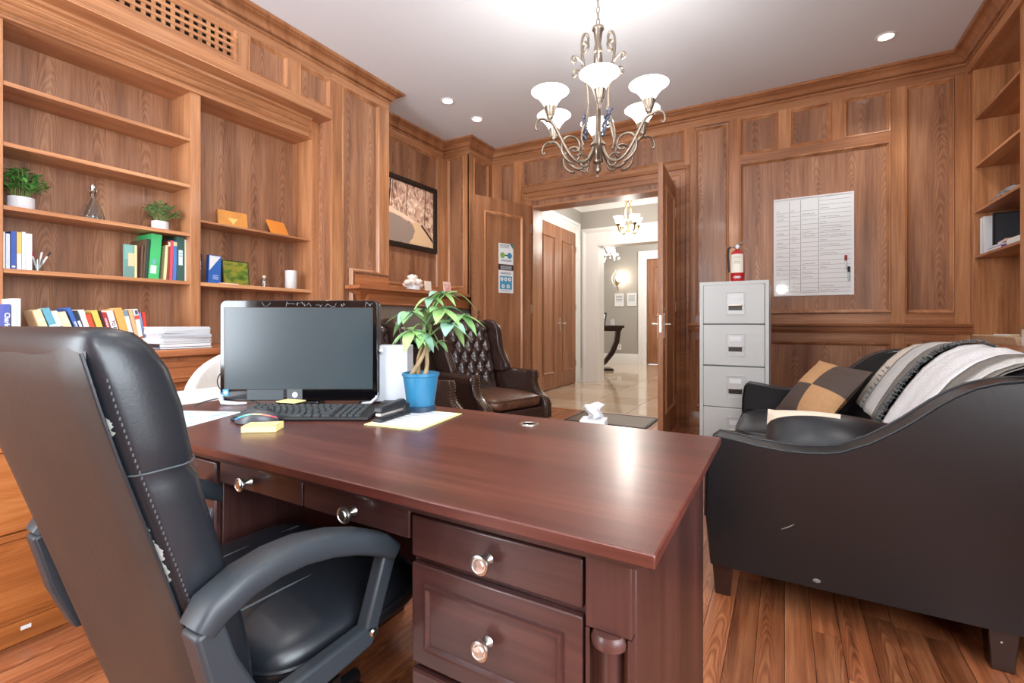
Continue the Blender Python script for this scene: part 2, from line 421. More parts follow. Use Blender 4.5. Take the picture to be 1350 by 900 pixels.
# --- crown moulding all round
cr = [(-.03, 3.06), (.006, 3.06), (.014, 3.066), (.014, 3.074), (.004, 3.077), (.004, 3.084), (.022, 3.087), (.030, 3.094), (.038, 3.112), (.056, 3.130), (.076, 3.138), (.076, 3.144), (.096, 3.147), (.105, 3.156), (.105, 3.1695), (-.03, 3.1695)]
pts = [(1.248, -1.98), (1.248, 5.033), (-3.178, 5.033), (-3.178, 4.53), (-3.56, 4.53), (-3.56, 3.24), (-3.178, 3.24), (-3.178, -1.98)]
build('trim_3', sweep_path(pts, cr), W_SX, None, kind='structure')

# --- left wall: chimney niche, pier
wl = base('wall_left')
bx('wall_slab', (-3.9, -3.58, -2.0, 5.26, 0, CZ), W_V, wl)
bx('pier_core', (-3.58, -3.202, 4.552, 5.055, 0, 3.1), W_V, wl)
bx('pilaster_core', (-3.58, -3.202, 2.602, 3.218, 0, 3.1), W_V, wl)
FLn = frame_fn('x', -3.58, 1); FL = frame_fn('x', -3.2, 1); FP = frame_fn('y', 4.55, -1)
stile(FLn, 3.22, 3.30, 1.4, 3.0, wl); stile(FLn, 4.44, 4.55, 1.4, 3.0, wl); rail(FLn, 3.22, 4.55, 2.99, 3.1, wl, W_SY); rail(FLn, 3.3, 4.44, 1.35, 1.44, wl, W_SY)
panel(FLn, 3.30, 4.44, 1.44, 2.99, wl)
stile(FP, -3.58, -3.50, 1.3, 3.0, wl); stile(FP, -3.255, -3.18, 1.3, 3.0, wl); rail(FP, -3.58, -3.18, 2.99, 3.1, wl); rail(FP, -3.5, -3.255, 1.35, 1.44, wl)
panel(FP, -3.50, -3.255, 1.44, 2.99, wl)
stile(FL, 4.528, 4.62, 0, 3.0, wl); stile(FL, 4.95, 5.033, 0, 3.0, wl); rail(FL, 4.53, 5.033, 2.99, 3.1, wl, W_SY); rail(FL, 4.62, 4.95, 1.35, 1.44, wl, W_SY)
panel(FL, 4.62, 4.95, 1.44, 2.99, wl)
# pilaster beside the bookcase, its panel moulding steps round the mantel
stile(FL, 2.60, 2.70, 0, 3.0, wl); stile(FL, 3.125, 3.242, 1.47, 3.0, wl); rail(FL, 2.60, 3.242, 3.0, 3.1, wl, W_SY)
build('panel', fbox(FL, 2.70, 3.125, 0, 3.0, -.004, .004), W_V, wl, world=True, smooth=0)
build('wall_block', fbox(FL, 2.84, 3.242, 0, 1.45, -.002, .018), W_MT, wl, world=True, smooth=0)
def ladder(F, pts, w_, g, out=.026):
    """moulding following a rectilinear open line on a wall"""
    m = len(pts); vs = []; fs = []
    P = [Vector(p) for p in pts]
    for i, p in enumerate(P):
        d0 = (P[i]-P[i-1]).normalized() if i else None; d1 = (P[i+1]-P[i]).normalized() if i < m-1 else None
        d0 = d0 or d1; d1 = d1 or d0
        n0 = Vector((-d0.y, d0.x)); n1 = Vector((-d1.y, d1.x)); b = n0+n1; b = b/b.dot(n0)
        for a, o in [(0, -.002), (0, out), (w_*.4, out+.004), (w_*.6, out*.6), (w_, .006), (w_, -.002)]:
            q = p+b*a; vs.append(F(q.x, q.y, o))
    for k in range(m-1):
        for j in range(6): fs.append((k*6+j, k*6+(j+1) % 6, (k+1)*6+(j+1) % 6, (k+1)*6+j))
    g._a(vs, fs); return g
build('panel_moulding', ladder(FL, [(2.70, .0), (2.70, 3.0), (3.125, 3.0), (3.125, 1.47), (2.82, 1.47), (2.82, 0)][::-1], .03, G()), W_SZ, wl, world=True)

# --- beam over the bookcase (front plane x=-3.2) with grille and small panels
bx('beam_core', (-3.58, -3.204, -2.0, 2.60, 2.69, 3.1), BLACKHOLE, wl)
rail(FL, -1.98, 2.6, 3.0, 3.1, wl, W_SY); rail(FL, -1.98, 2.6, 2.685, 2.755, wl, W_SY, o1=.03)
for a, b in [(.95, 1.07), (1.84, 1.911), (2.214, 2.303), (2.593, 2.605), (.56, .65)]: stile(FL, a, b, 2.755, 3.0, wl)
rail(FL, -1.98, .56, 2.755, 3.0, wl, W_SY)
bx('soffit', (-3.345, -3.172, -1.98, 2.60, 2.676, 2.692), W_SY, wl)
for a, b in [(1.911, 2.214), (2.303, 2.593), (.65, .95)]: panel(FL, a, b, 2.755, 3.0, wl)
gr = thing('air_vent_grille', 'square wooden lattice air grille in the beam above the bookcase', 'grille', (-3.2, 1.455, 2.755))
build('grille_frame', sweep_rect(FL, 1.07, 1.84, 2.755, 3.0, [(0, .0), (0, .03), (.018, .034), (.03, .012), (.034, 0)]), W_SY, gr, world=True)
nb = 15
for i in range(nb):
    y = 1.10+i*(.71/(nb-1))
    build('upright_slat', fbox(FL, y-.011, y+.011, 2.785, 2.97, .004, .014), W_SZ, gr, world=True, smooth=0)
for j in range(5):
    z = 2.79+j*.0437
    build('cross_slat', fbox(FL, 1.09, 1.82, z-.0095, z+.0095, .006, .018), W_SY, gr, world=True, smooth=0)

# --- bookcase unit on the left wall
bc = thing('built_in_bookcase', 'walnut built-in bookcase with shelves filling the left wall', 'bookcase', (-3.45, 1.0, 0))
bx('back_panel', (-3.64, -3.622, -1.9, 2.6, .9, 2.69), W_V, bc)
for a, b in [(.70, .776), (1.625, 1.688), (2.535, 2.60)]: bx('upright', (-3.622, -3.34, a, b, .885, 2.69), W_SZ, bc, bev=.002)
bx('upright', (-3.622, -3.34, -1.0, -.93, .885, 2.69), W_SZ, bc)
SH = .018
for z in (2.23, 1.929, 1.615, 1.302):
    bx('shelf', (-3.622, -3.342, .776, 1.625, z-SH*1.2, z), W_SY, bc, bev=.002)
    bx('shelf', (-3.622, -3.342, -.93, .70, z-SH*1.2, z), W_SY, bc, bev=.002)
bx('shelf', (-3.622, -3.36, 1.688, 2.535, 1.716-SH*.8, 1.716), W_SY, bc, bev=.002)
bx('shelf', (-3.622, -3.342, 1.688, 2.535, 1.302-SH*1.4, 1.302), W_SY, bc, bev=.002)
arch = [(-.002, 2.53), (.018, 2.53), (.022, 2.54), (.018, 2.55), (.006, 2.553), (.006, 2.566), (.024, 2.572), (.030, 2.580), (.024, 2.588), (.012, 2.591), (.012, 2.61), (.034, 2.618), (.040, 2.626), (.034, 2.634), (.026, 2.637), (.026, 2.652), (.05, 2.66), (.054, 2.668), (.054, 2.677), (-.002, 2.677)]
build('architrave', sweep_path([(-3.34, 2.50), (-3.34, -1.9)], arch), W_SY, bc, world=True)
bx('header', (-3.60, -3.342, -1.9, 2.598, 2.53, 2.676), W_SY, bc)
bx('countertop', (-3.62, -2.90, -1.9, 2.59, .845, .885), W_MT, bc, bev=.006)
bx('cabinet_body', (-3.62, -2.95, -1.9, 2.585, .06, .845), W_MTZ, bc)
FC = frame_fn('x', -2.95, 1)
for a, b in [(.64, 1.18), (1.22, 1.76), (1.80, 2.34)]:
    dr = build('drawer', fbox(FC, a, b, .70, .815, 0, .02), W_MT, bc, world=True, bev=.003)
    build('drawer_bead', sweep_rect(FC, a+.02, b-.02, .72, .795, [(0, .018), (.004, .025), (.01, .024), (.014, .018)]), W_MT, dr, world=True)
    dd = build('cabinet_door', fbox(FC, a, b, .12, .67, 0, .02), W_MTZ, bc, world=True, bev=.003)
    build('door_moulding', sweep_rect(FC, a+.06, b-.06, .18, .61, [(0, .018), (0, .03), (.012, .028), (.02, .018)]), W_MTZ, dd, world=True)

# --- mantel / fireplace
mt = thing('fireplace_mantel', 'orange walnut fireplace mantel with grey marble surround and black firebox', 'fireplace', (-3.1, 3.85, 0))
sh = [(-.002, 1.235), (.03, 1.235), (.036, 1.25), (.05, 1.27), (.09, 1.29), (.10, 1.30), (.13, 1.312), (.15, 1.316), (.15, 1.345), (-.002, 1.345)]
build('mantel_shelf', sweep_path([(-3.15, 4.87), (-3.13, 4.87), (-3.13, 2.86), (-3.15, 2.86)], sh), W_MT, mt, world=True)
bx('shelf_core', (-3.18, -3.125, 2.86, 4.87, 1.2, 1.343), W_MT, mt)
bx('shelf_board', (-3.558, -3.1, 3.245, 4.525, 1.31, 1.345), W_MT, mt)
bx('frieze', (-3.18, -3.06, 2.88, 4.85, 1.19, 1.28), W_MT, mt)
build('bead', G().tube([(-3.05, 2.88, 1.2), (-3.05, 4.85, 1.2)], .012, 8), W_MT, mt, world=True)
for a in (2.88, 4.70):
    bx('mantel_pilaster', (-3.18, -3.06, a, a+.15, 0, 1.19), W_MTZ, mt, bev=.003)
bx('stone_slab', (-3.18, -3.09, 3.03, 4.70, .96, 1.19), STONE, mt)
for a, b in ((3.03, 3.34), (4.39, 4.70)): bx('stone_slab', (-3.18, -3.09, a, b, 0, .96), STONE, mt)
bx('firebox', (-3.57, -3.185, 3.34, 4.39, 0, 1.19), BLACKHOLE, mt)
bx('firebox_louvre', (-3.15, -3.10, 3.345, 4.385, .82, .945), GLOSSB, mt)
bx('firebox_panel', (-3.13, -3.12, 3.345, 4.385, .1, .80), mat('smoked_fire_glass', (52, 38, 30), .3), mt)
for k in range(3): bx('louvre_slat', (-3.10, -3.092, 3.35, 4.38, .84+k*.035, .85+k*.035), DARKMETAL, mt)

# --- right wall bookcase
wr = base('wall_right')
bx('wall_slab', (1.64, 1.9, 1.38, 5.26, 0, CZ), W_V, wr); bx('wall_slab', (1.272, 1.9, -2.0, 1.38, 3.1, CZ), W_V, wr)
bx('side_core', (1.272, 1.9, .80, 1.38, 0, 3.1), W_V, wr); bx('side_core', (1.272, 1.9, -2.0, -1.5, 0, 3.1), W_V, wr)
bx('side_core', (1.272, 1.9, -1.5, .80, 0, .6), W_V, wr); bx('side_core', (1.272, 1.9, -1.5, .80, 2.9, 3.1), W_V, wr)
FR = frame_fn('x', 1.27, -1)
rail(FR, -1.98, 5.033, 2.99, 3.1, wr, W_SY)
stile(FR, 1.30, 1.38, .1, 3.0, wr); panel(FR, .90, 1.30, .1, 2.99, wr)
rb = thing('built_in_bookcase', 'walnut built-in bookcase on the right wall above the counter', 'bookcase', (1.45, 4.0, 0))
bx('back_panel', (1.615, 1.638, 1.39, 5.03, .9, 3.08), W_V, rb)
bx('end_panel', (1.30, 1.615, 4.985, 5.03, .9, 3.08), W_V, rb)
for a, b in [(4.97, 5.03), (4.05, 4.135), (3.1, 3.18), (2.15, 2.23), (1.385, 1.46)]: bx('upright', (1.27, 1.612, a, b, .895, 3.0), W_SZ, rb, bev=.003)
bx('header', (1.272, 1.612, 1.39, 5.03, 2.99, 3.085), W_SY, rb)
for a, b in [(4.135, 4.97), (3.18, 4.05), (2.23, 3.10), (1.46, 2.15)]:
    for z in (2.62, 2.25, 1.90, 1.55): bx('shelf', (1.278, 1.613, a, b, z-.02, z), W_SY, rb, bev=.002)
bx('countertop', (.975, 1.613, 1.39, 5.03, .855, .893), W_MT, rb, bev=.005)
bx('cabinet_body', (1.02, 1.613, 1.40, 5.03, .05, .855), W_MTZ, rb)
FRC = frame_fn('x', 1.02, -1)
for i in range(6):
    a = 1.45+i*.6; dr = build('cabinet_door', fbox(FRC, a, a+.55, .1, .82, 0, .02), W_MTZ, rb, world=True, bev=.003)
    build('door_moulding', sweep_rect(FRC, a+.06, a+.49, .16, .76, [(0, .018), (0, .03), (.012, .028), (.02, .018)]), W_MTZ, dr, world=True)

# --- rear wall behind the camera, two tall windows
wn = base('wall_rear')
ops = [(-3.1, -1.6)]
for a, b in [(-3.64, -3.1), (-1.6, 1.64)]: bx('wall_slab', (a, b, -2.1, -1.99, 0, CZ), W_V, wn)
for a, b in ops:
    bx('wall_slab', (a, b, -2.1, -1.99, 0, .6), W_V, wn); bx('wall_slab', (a, b, -2.1, -1.99, 2.9, CZ), W_V, wn)
for i, (a, b) in enumerate(ops):
    wi = base('window_%d' % (i+1)); FW = frame_fn('y', -1.99, 1)
    build('window_frame', sweep_rect(FW, a-.04, b+.04, .56, 2.94, [(0, 0), (0, .03), (.08, .02), (.08, -.08), (0, -.08)]), WHITE, wi, world=True)
    bx('mullion', ((a+b)/2-.025, (a+b)/2+.025, -2.03, -1.975, .6, 2.9), WHITE, wi)

w2 = base('window_2'); FW = frame_fn('x', 1.27, -1)
build('window_frame', sweep_rect(FW, -1.54, .84, .56, 2.94, [(0, 0), (0, .03), (.08, .02), (.08, -.3), (0, -.3)]), WHITE, w2, world=True)
for y in (-.74, .04): bx('mullion', (1.30, 1.35, y-.025, y+.025, .6, 2.9), WHITE, w2)
# ================================================================ HALL
hf = base('floor')
TR = [mat('travertine_%s' % n, c, .12, noise=.07, nscale=5, coat=.4) for n, c in (('pale', (214, 190, 164)), ('warm', (204, 176, 146)), ('sand', (222, 200, 176)))]
bx('grout_bed', (-4.6, .6, 5.30, 12.5, -.03, -.006), mat('grout', (150, 128, 104), .8), hf)
rnd = random.Random(5); tm = []
for m_ in TR:
    g = G().box(.003, .607, .003, .607, -.012, 0); me = bpy.data.meshes.new('tile'); me.from_pydata(g.v, [], g.f); me.materials.append(m_); me.update(); tm.append(me)
for i in range(9):
    for j in range(12):
        x, y = -4.62+i*.61, 5.30+j*.61
        if x > .0: continue
        o = bpy.data.objects.new('tile', tm[rnd.randrange(3)]); COL.objects.link(o); o.parent = hf; o.location = (x, y, rnd.random()*.0006)
hl = base('wall_hall_left')
bx('wall_slab', (-3.4, -3.17, 5.26, 8.05, 0, 3.14), GREY, hl)
FHL = frame_fn('x', -3.17, 1)
build('door_casing', sweep_rect(FHL, 6.02, 7.86, 0, 2.78, CASW, open_bottom=True), WHITE, hl, world=True)
hd = base('door_1')
DM = [(0, .03), (0, .05), (.012, .052), (.03, .03)]
for a, b, s in ((6.22, 6.94, 1), (6.94, 7.66, -1)):
    lf = build('door_leaf', fbox(FHL, a+.003, b-.003, .01, 2.58, .0, .034), W_DOOR, hd, world=True, smooth=0)
    build('panel_moulding', sweep_rect(FHL, a+.15, b-.15, .25, 2.38, DM), W_DOOR, lf, world=True)
    for z in (.35, 1.3, 2.3):
        build('hinge', fbox(FHL, (a-.012 if s > 0 else b-.004), (a+.004 if s > 0 else b+.012), z-.05, z+.05, .03, .045), SILVER, lf, world=True)
hh = G(); hh.box(*[c for p in zip(FHL(6.97, .9, .034), FHL(7.01, 1.12, .046)) for c in p])
hh.tube([FHL(6.99, 1.03, .04), FHL(6.99, 1.03, .09), FHL(7.10, 1.03, .095)], .011, 8); hh.tube([FHL(6.89, 1.03, .034), FHL(6.89, 1.03, .08), FHL(6.80, 1.03, .085)], .009, 8)
build('door_handle', hh, SILVER, hd, world=True)
hw = base('wall_hall_end')
for d in [(-4.6, -2.85, 8.0, 8.25, 0, 3.14), (-.2, .6, 8.0, 8.25, 0, 3.14), (-2.85, -.2, 8.0, 8.25, 2.41, 3.14)]: bx('wall_slab', d, GREY, hw)
FE = frame_fn('y', 8.0, -1)
CASE = [(0, 0), (0, .06), (.04, .07), (.07, .05), (.09, .04), (.18, .035), (.2, .024), (.29, .02), (.3, .0)]
build('opening_casing', sweep_rect(FE, -3.14, .1, 0, 2.70, CASE, open_bottom=True), WHITE, hw, world=True)
bx('opening_lining', (-2.87, -2.835, 7.985, 8.27, 0, 2.41), WHITE, hw); bx('opening_lining', (-2.85, -.2, 7.985, 8.27, 2.39, 2.415), WHITE, hw)
hr = base('wall_hall_right'); bx('wall_slab', (.5, .6, 5.26, 12.5, 0, 3.4), GREY, hr)
hc = base('ceiling'); bx('ceiling_board', (-3.4, .6, 5.26, 8.1, 3.14, 3.2), CEILM, hc); bx('ceiling_board', (-4.7, .6, 8.1, 12.6, 3.32, 3.38), CEILM, hc)
WCR = [(-.002, 3.02), (.012, 3.02), (.02, 3.05), (.07, 3.10), (.09, 3.12), (.1, 3.139), (-.002, 3.139)]
build('trim_4', sweep_path([(.5, 8.0), (-3.17, 8.0), (-3.17, 5.27)], WCR), WHITE, None, kind='structure')
h3 = base('wall_far')
bx('wall_slab', (-4.7, -3.0, 12.0, 12.2, 0, 3.34), GREY, h3); bx('wall_slab', (-3.0, .6, 12.0, 12.2, 2.64, 3.34), GREY, h3); bx('wall_slab', (-1.9, .6, 12.0, 12.2, 0, 2.64), GREY, h3)
bx('wall_slab', (-4.8, -4.6, 8.2, 12.2, 0, 3.34), GREY, h3)
F3 = frame_fn('y', 12.0, -1)
build('door_casing', sweep_rect(F3, -3.2, -1.7, 0, 2.84, CASW, open_bottom=True), WHITE, h3, world=True)
build('trim_5', sweep_path([(.5, 12.0), (-4.6, 12.0)], [(a, b+.18) for a, b in WCR]), WHITE, None, kind='structure')
build('baseboard_far', sweep_path([(-3.2, 12.0), (-4.6, 12.0)], [(-.002, 0), (.025, 0), (.025, .2), (.01, .25), (-.002, .25)]), WHITE, None, kind='structure')
build('baseboard_hall', sweep_path([(-3.17, 8.0), (-3.17, 7.87)], [(-.002, 0), (.02, 0), (.02, .2), (.01, .22), (-.002, .22)]), WHITE, None, kind='structure')
d3 = base('door_2')
lf = build('door_leaf', G().box(-2.995, -1.905, 12.04, 12.09, .01, 2.635), W_DOOR, d3, world=True, smooth=0)
F3d = frame_fn('y', 12.04, -1)
for z0, z1 in ((.25, 1.05), (1.2, 2.45)): build('panel_moulding', sweep_rect(F3d, -2.85, -2.05, z0, z1, [(0, 0), (0, .02), (.012, .022), (.03, 0)]), W_DOOR, lf, world=True)

# --- office double doors: two leaves standing open into the room
def door_leaf(n, hinge, ang, wdt, hand):
    """local x runs from the hinge to the latch edge"""
    r = base(n, (hinge[0], hinge[1], 0)); r.rotation_euler = (0, 0, ang)
    lf = build('door_leaf', G().box(.004, wdt, -.0225, .0225, .008, 2.425), W_DOOR, r, smooth=0, bev=.002)
    for sg in (1, -1):
        F = lambda h, z, o, sg=sg: (h, sg*(.0225+o), z)
        for z0, z1 in ((.22, 2.27),):
            build('panel_moulding', sweep_rect(F, .14, wdt-.14, z0, z1, [(0, -.001), (0, .01), (.01, .014), (.022, .006), (.03, -.001)]), W_SZ, lf)
    g = G(); g.box(wdt-.001, wdt+.002, -.009, .009, .95, 1.10); g.box(wdt-.085, wdt-.04, -.03, .03, .90, 1.12)
    for sg in (1, -1):
        g.tube([(wdt-.06, 0, 1.02), (wdt-.06, sg*.075, 1.02), (wdt-.10, sg*.082, 1.02), (wdt-.17, sg*.078, 1.015)], .009, 8)
        g.lathe([(.02, 0), (.02, .006), (.012, .008)], n=14, M=Matrix.Translation((wdt-.06, sg*.0225, 1.15)) @ Matrix.Rotation(-sg*pi/2, 4, 'X'))
    build('door_handle', g, SILVER, lf)
    for z in (.25, 1.2, 2.15):
        build('hinge', G().box(-.006, .012, -.03, .03, z-.05, z+.05), SILVER, lf)
    return r
door_leaf('door_3', (-2.625, 5.0), radians(248), .82, 1)
door_leaf('door_4', (-.985, 5.0), radians(-87.5), .78, -1).rotation_euler = (0, 0, radians(-86.5))
# extra collar on the right leaf's deadbolt
# ================================================================ DESK
dk = thing('executive_desk', 'large dark mahogany executive desk with drawers and nickel knobs', 'desk', (-1.0, .95, 0))
DT = .74
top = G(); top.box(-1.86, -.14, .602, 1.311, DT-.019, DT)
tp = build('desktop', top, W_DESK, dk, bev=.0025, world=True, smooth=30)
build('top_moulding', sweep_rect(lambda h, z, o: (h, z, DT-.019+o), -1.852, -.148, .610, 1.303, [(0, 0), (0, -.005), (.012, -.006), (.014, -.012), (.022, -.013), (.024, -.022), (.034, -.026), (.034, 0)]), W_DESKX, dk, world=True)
def knob(M, par):
    g = G(); g.lathe([(.011, 0), (.009, .004), (.005, .010), (.005, .018), (.0165, .021), (.0175, .025), (.0165, .028), (.0135, .029), (.0125, .0275), (.0105, .0275), (.009, .030), (1e-5, .031)], n=20, M=M)
    return build('knob', g, SILVER, par, world=True, smooth=50)
YF = .645
def kn(x, z, par): return knob(Matrix.Translation((x, YF-.004, z)) @ Matrix.Rotation(pi/2, 4, 'X') @ Matrix.Scale(.95, 4), par)
FD = frame_fn('y', YF, -1)
PR = [(0, -.001), (0, .006), (.006, .008), (.012, .006), (.02, 0), (.02, -.001)]
def pedestal(x0, x1, px0, px1, outer):
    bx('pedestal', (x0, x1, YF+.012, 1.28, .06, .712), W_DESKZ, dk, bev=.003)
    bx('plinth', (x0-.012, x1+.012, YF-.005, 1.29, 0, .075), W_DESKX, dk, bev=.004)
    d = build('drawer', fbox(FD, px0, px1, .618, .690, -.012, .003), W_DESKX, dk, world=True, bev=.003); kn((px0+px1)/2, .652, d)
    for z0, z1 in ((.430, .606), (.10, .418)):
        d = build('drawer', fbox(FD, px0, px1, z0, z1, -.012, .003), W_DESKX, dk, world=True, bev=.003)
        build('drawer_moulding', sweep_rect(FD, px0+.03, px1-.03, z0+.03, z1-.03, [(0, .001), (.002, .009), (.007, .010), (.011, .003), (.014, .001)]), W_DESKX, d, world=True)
        kn((px0+px1)/2-.0, (z0+z1)/2 if z0 > .4 else .33, d)
    # pilaster: block, half-round cap, half column
    a, b = outer
    bx('pilaster_block', (a, b, YF-.006, YF+.02, .598, .712), W_DESKZ, dk, bev=.002)
    c = (a+b)/2; r = (b-a)/2-.008
    build('column_cap', G().lathe([(r*.75, -.012), (r, -.008), (r*1.05, 0), (r*.95, .006), (r*.9, .01)], (c, YF+.004, .588), 20), W_DESKZ, dk, world=True)
    build('half_column', G().lathe([(r*.68, 0), (r*.68, .46)], (c, YF+.012, .118), 20), W_DESKZ, dk, world=True)
    for xx in (a, b-.006): bx('pilaster_edge', (xx, xx+.006, YF-.004, YF+.02, .1, .596), W_DESKZ, dk)
    bx('column_base', (a, b, YF-.01, YF+.02, .075, .118), W_DESKZ, dk, bev=.003)
pedestal(-.58, -.178, -.575, -.252, (-.247, -.18))
pedestal(-1.82, -1.2, -1.50, -1.205, (-1.57, -1.503))
for a, b in ((-1.195, -.885), (-.878, -.585)):
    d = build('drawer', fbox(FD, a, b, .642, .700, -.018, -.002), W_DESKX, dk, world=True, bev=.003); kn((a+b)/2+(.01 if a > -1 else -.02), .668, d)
bx('knee_rail', (-1.2, -.58, YF+.02, YF+.05, .64, .712), W_DESKX, dk)
bx('modesty_panel', (-1.2, -.58, 1.20, 1.22, .12, .712), W_DESKZ, dk)
g = G().lathe([(.001, .0005), (.017, .0005), (.019, .003), (.025, .0035), (.028, .001), (.028, -.001)], (-.638, 1.205, DT), 24)
gm = build('cable_grommet', g, SILVER, dk, world=True, label='nickel cable grommet ring set in the desktop')
build('grommet_hole', G().lathe([(1e-5, .0012), (.0165, .0012)], (-.638, 1.205, DT), 20), BLACKHOLE, gm, world=True)

# ================================================================ OFFICE CHAIR
oc = thing('office_chair', 'black high-back leather office chair with worn edges pushed under the desk', 'chair', (-.94, .52, 0))
CX = -.945
prof = [  # z, y_rear, thickness, half width, corner
 (.24, .42, .030, .110), (.30, .412, .04, .160), (.37, .398, .060, .205), (.44, .380, .075, .230), (.52, .358, .085, .243), (.60, .336, .088, .249), (.70, .306, .090, .250),
 (.79, .279, .092, .250), (.86, .257, .098, .252), (.92, .240, .104, .252), (.97, .228, .100, .250), (1.0, .222, .088, .244), (1.018, .226, .066, .232), (1.025, .236, .034, .212)]
def lerp_prof(z):
    for a, b in zip(prof, prof[1:]):
        if a[0] <= z <= b[0]:
            t = (z-a[0])/(b[0]-a[0]); return [a[i]+(b[i]-a[i])*t for i in range(4)]
def sect(p, n=40, pw=5.0, grow=0):
    z, yr, th, hw = p; out = []
    for k in range(n):
        a = 2*pi*k/n; c_, s_ = cos(a), sin(a)
        u = math.copysign(abs(c_)**(2/pw), c_); v = math.copysign(abs(s_)**(2/pw), s_)
        front = v > 0
        y = yr+th/2+v*(th/2)
        if front: y += .014*(1-u*u)*min(1, (z-.3)*4)-.0*u
        else: y += -.008*(1-u*u)
        out.append((CX+u*(hw+grow), y, z))
    return out
from bisect import bisect
zs = [.24, .27, .30, .33, .37, .40, .44, .48, .52, .56, .60, .65, .70, .75, .79, .82, .835, .85, .88, .92, .95, .97, .985, 1.0, 1.01, 1.018, 1.0225, 1.025]
def back_mesh():
    g = G(); S_ = []
    for z in zs:
        p = lerp_prof(z)
        if abs(z-.835) < .001: p[3] -= .004; p[2] -= .008
        S_.append(sect(p))
    n = 40; vs = [q for s in S_ for q in s]; fs = []
    for i in range(len(S_)-1):
        for k in range(n): fs.append((i*n+k, i*n+(k+1) % n, (i+1)*n+(k+1) % n, (i+1)*n+k))
    fs.append(tuple(range(n))); fs.append(tuple((len(S_)-1)*n+k for k in range(n))[::-1])
    return g._a(vs, fs)
br = build('backrest', back_mesh(), LBLK, oc, world=True, smooth=60)
def shell():
    """faded leather panel covering the rear face, a few mm proud"""
    g = G(); nx = 16; Z = [z for z in zs if .25 <= z <= 1.0]
    def f(i, j):
        z = Z[0]+(Z[-1]-Z[0])*i; p = lerp_prof(z); u = -1+2*j
        y = p[1]-.008*(1-u*u)-.0035
        if abs(u) > .93: y += .009
        if i < .01 or i > .99: y += .006
        return (CX+u*(p[3]-.012), y, z)
    return g.grid(f, 30, nx)
def worn_leather():
    m, nt, b = newmat('faded_chair_back_leather'); N = nt.nodes; L = nt.links
    geo = N.new('ShaderNodeNewGeometry'); n = N.new('ShaderNodeTexNoise'); n.inputs['Scale'].default_value = 60; n.inputs['Detail'].default_value = 6; L.new(geo.outputs['Position'], n.inputs['Vector'])
    n2 = N.new('ShaderNodeTexNoise'); n2.inputs['Scale'].default_value = 4; L.new(geo.outputs['Position'], n2.inputs['Vector'])
    r = N.new('ShaderNodeValToRGB'); L.new(n2.outputs[0], r.inputs[0]); r.color_ramp.elements[0].position = .35; r.color_ramp.elements[0].color = rgb(30, 27, 25); r.color_ramp.elements[1].position = .7; r.color_ramp.elements[1].color = rgb(44, 37, 33)
    L.new(r.outputs[0], b.inputs['Base Color']); b.inputs['Roughness'].default_value = .48
    bp = N.new('ShaderNodeBump'); bp.inputs['Strength'].default_value = .12; bp.inputs['Distance'].default_value = .004; L.new(n.outputs[0], bp.inputs['Height']); L.new(bp.outputs[0], b.inputs['Normal'])
    return m
LSHELL = worn_leather()
sh_ = build('back_cover', shell(), LSHELL, oc, world=True, smooth=60, label='faded brownish leather panel on the rear of the backrest')
# seams
def edge_pt(z, u, rear=True, off=.002):
    p = lerp_prof(z); return (CX+u*p[3], p[1]-off if rear else p[1]+p[2]+off, z)
SEAM = mat('seam_thread_grey', (66, 70, 74), .5)
g = G(); pts = []
for k in range(26):
    z = .45+(.995-.45)*k/25; p = lerp_prof(z); pts.append((CX+p[3]-.006, p[1]+.004, z))
g.tube(pts, .0022, 6); build('seam', g, LBLK, br, world=True)
g = G(); rr = random.Random(2)
for k in range(60):
    z = .50+.0078*k; p = lerp_prof(z)
    x, y = CX+p[3]+.0008, p[1]+.017
    g.box(x-.001, x+.0006, y-.0008, y+.0008, z, z+.004)
build('stitching', g, SEAM, br, world=True, kind='stuff')
g = G(); pts = []
for k in range(13):
    q = sect(lerp_prof(.835+.0012*k), 80, 5.0, .0)[(80-17+k*3) % 80]; pts.append((q[0]+.0006, q[1], .835+.0012*k))
g.tube(pts, .0013, 6); build('seam', g, SEAM, br, world=True)
# worn, peeled patches on the rear right edge
PEEL = mat('peeled_leather_backing', (158, 160, 154), .8, noise=.3, nscale=80)
rr = random.Random(4)
for z0, z1, wmax in ((.655, .80, .010), (.885, .925, .008)):
    g = G(); n = int((z1-z0)/.002); vs = []; wk = .7
    for k in range(n+1):
        z = z0+(z1-z0)*k/n; p = lerp_prof(z); wk = (wk*.7+rr.uniform(.2, 1.25)*.3); wd = wmax*sin(pi*min(1, .04+.92*k/n))**.6*wk
        S1 = sect(p, 160, 5.0)
        # side (x) face just in front of the rear edge
        for t in (-.3, .15, .55, 1.0):
            a = int(160*(.885+.0+.0*t)+t*wd*900) % 160
            q = S1[a]; vs.append((q[0]+.0008, q[1]-.0004, z))
    fs = [(k*4+j, k*4+j+1, k*4+j+5, k*4+j+4) for k in range(n) for j in range(3)]
    g._a(vs, fs); build('worn_patch', g, PEEL, br, world=True, label='pale peeled patch along the rear edge of the backrest')
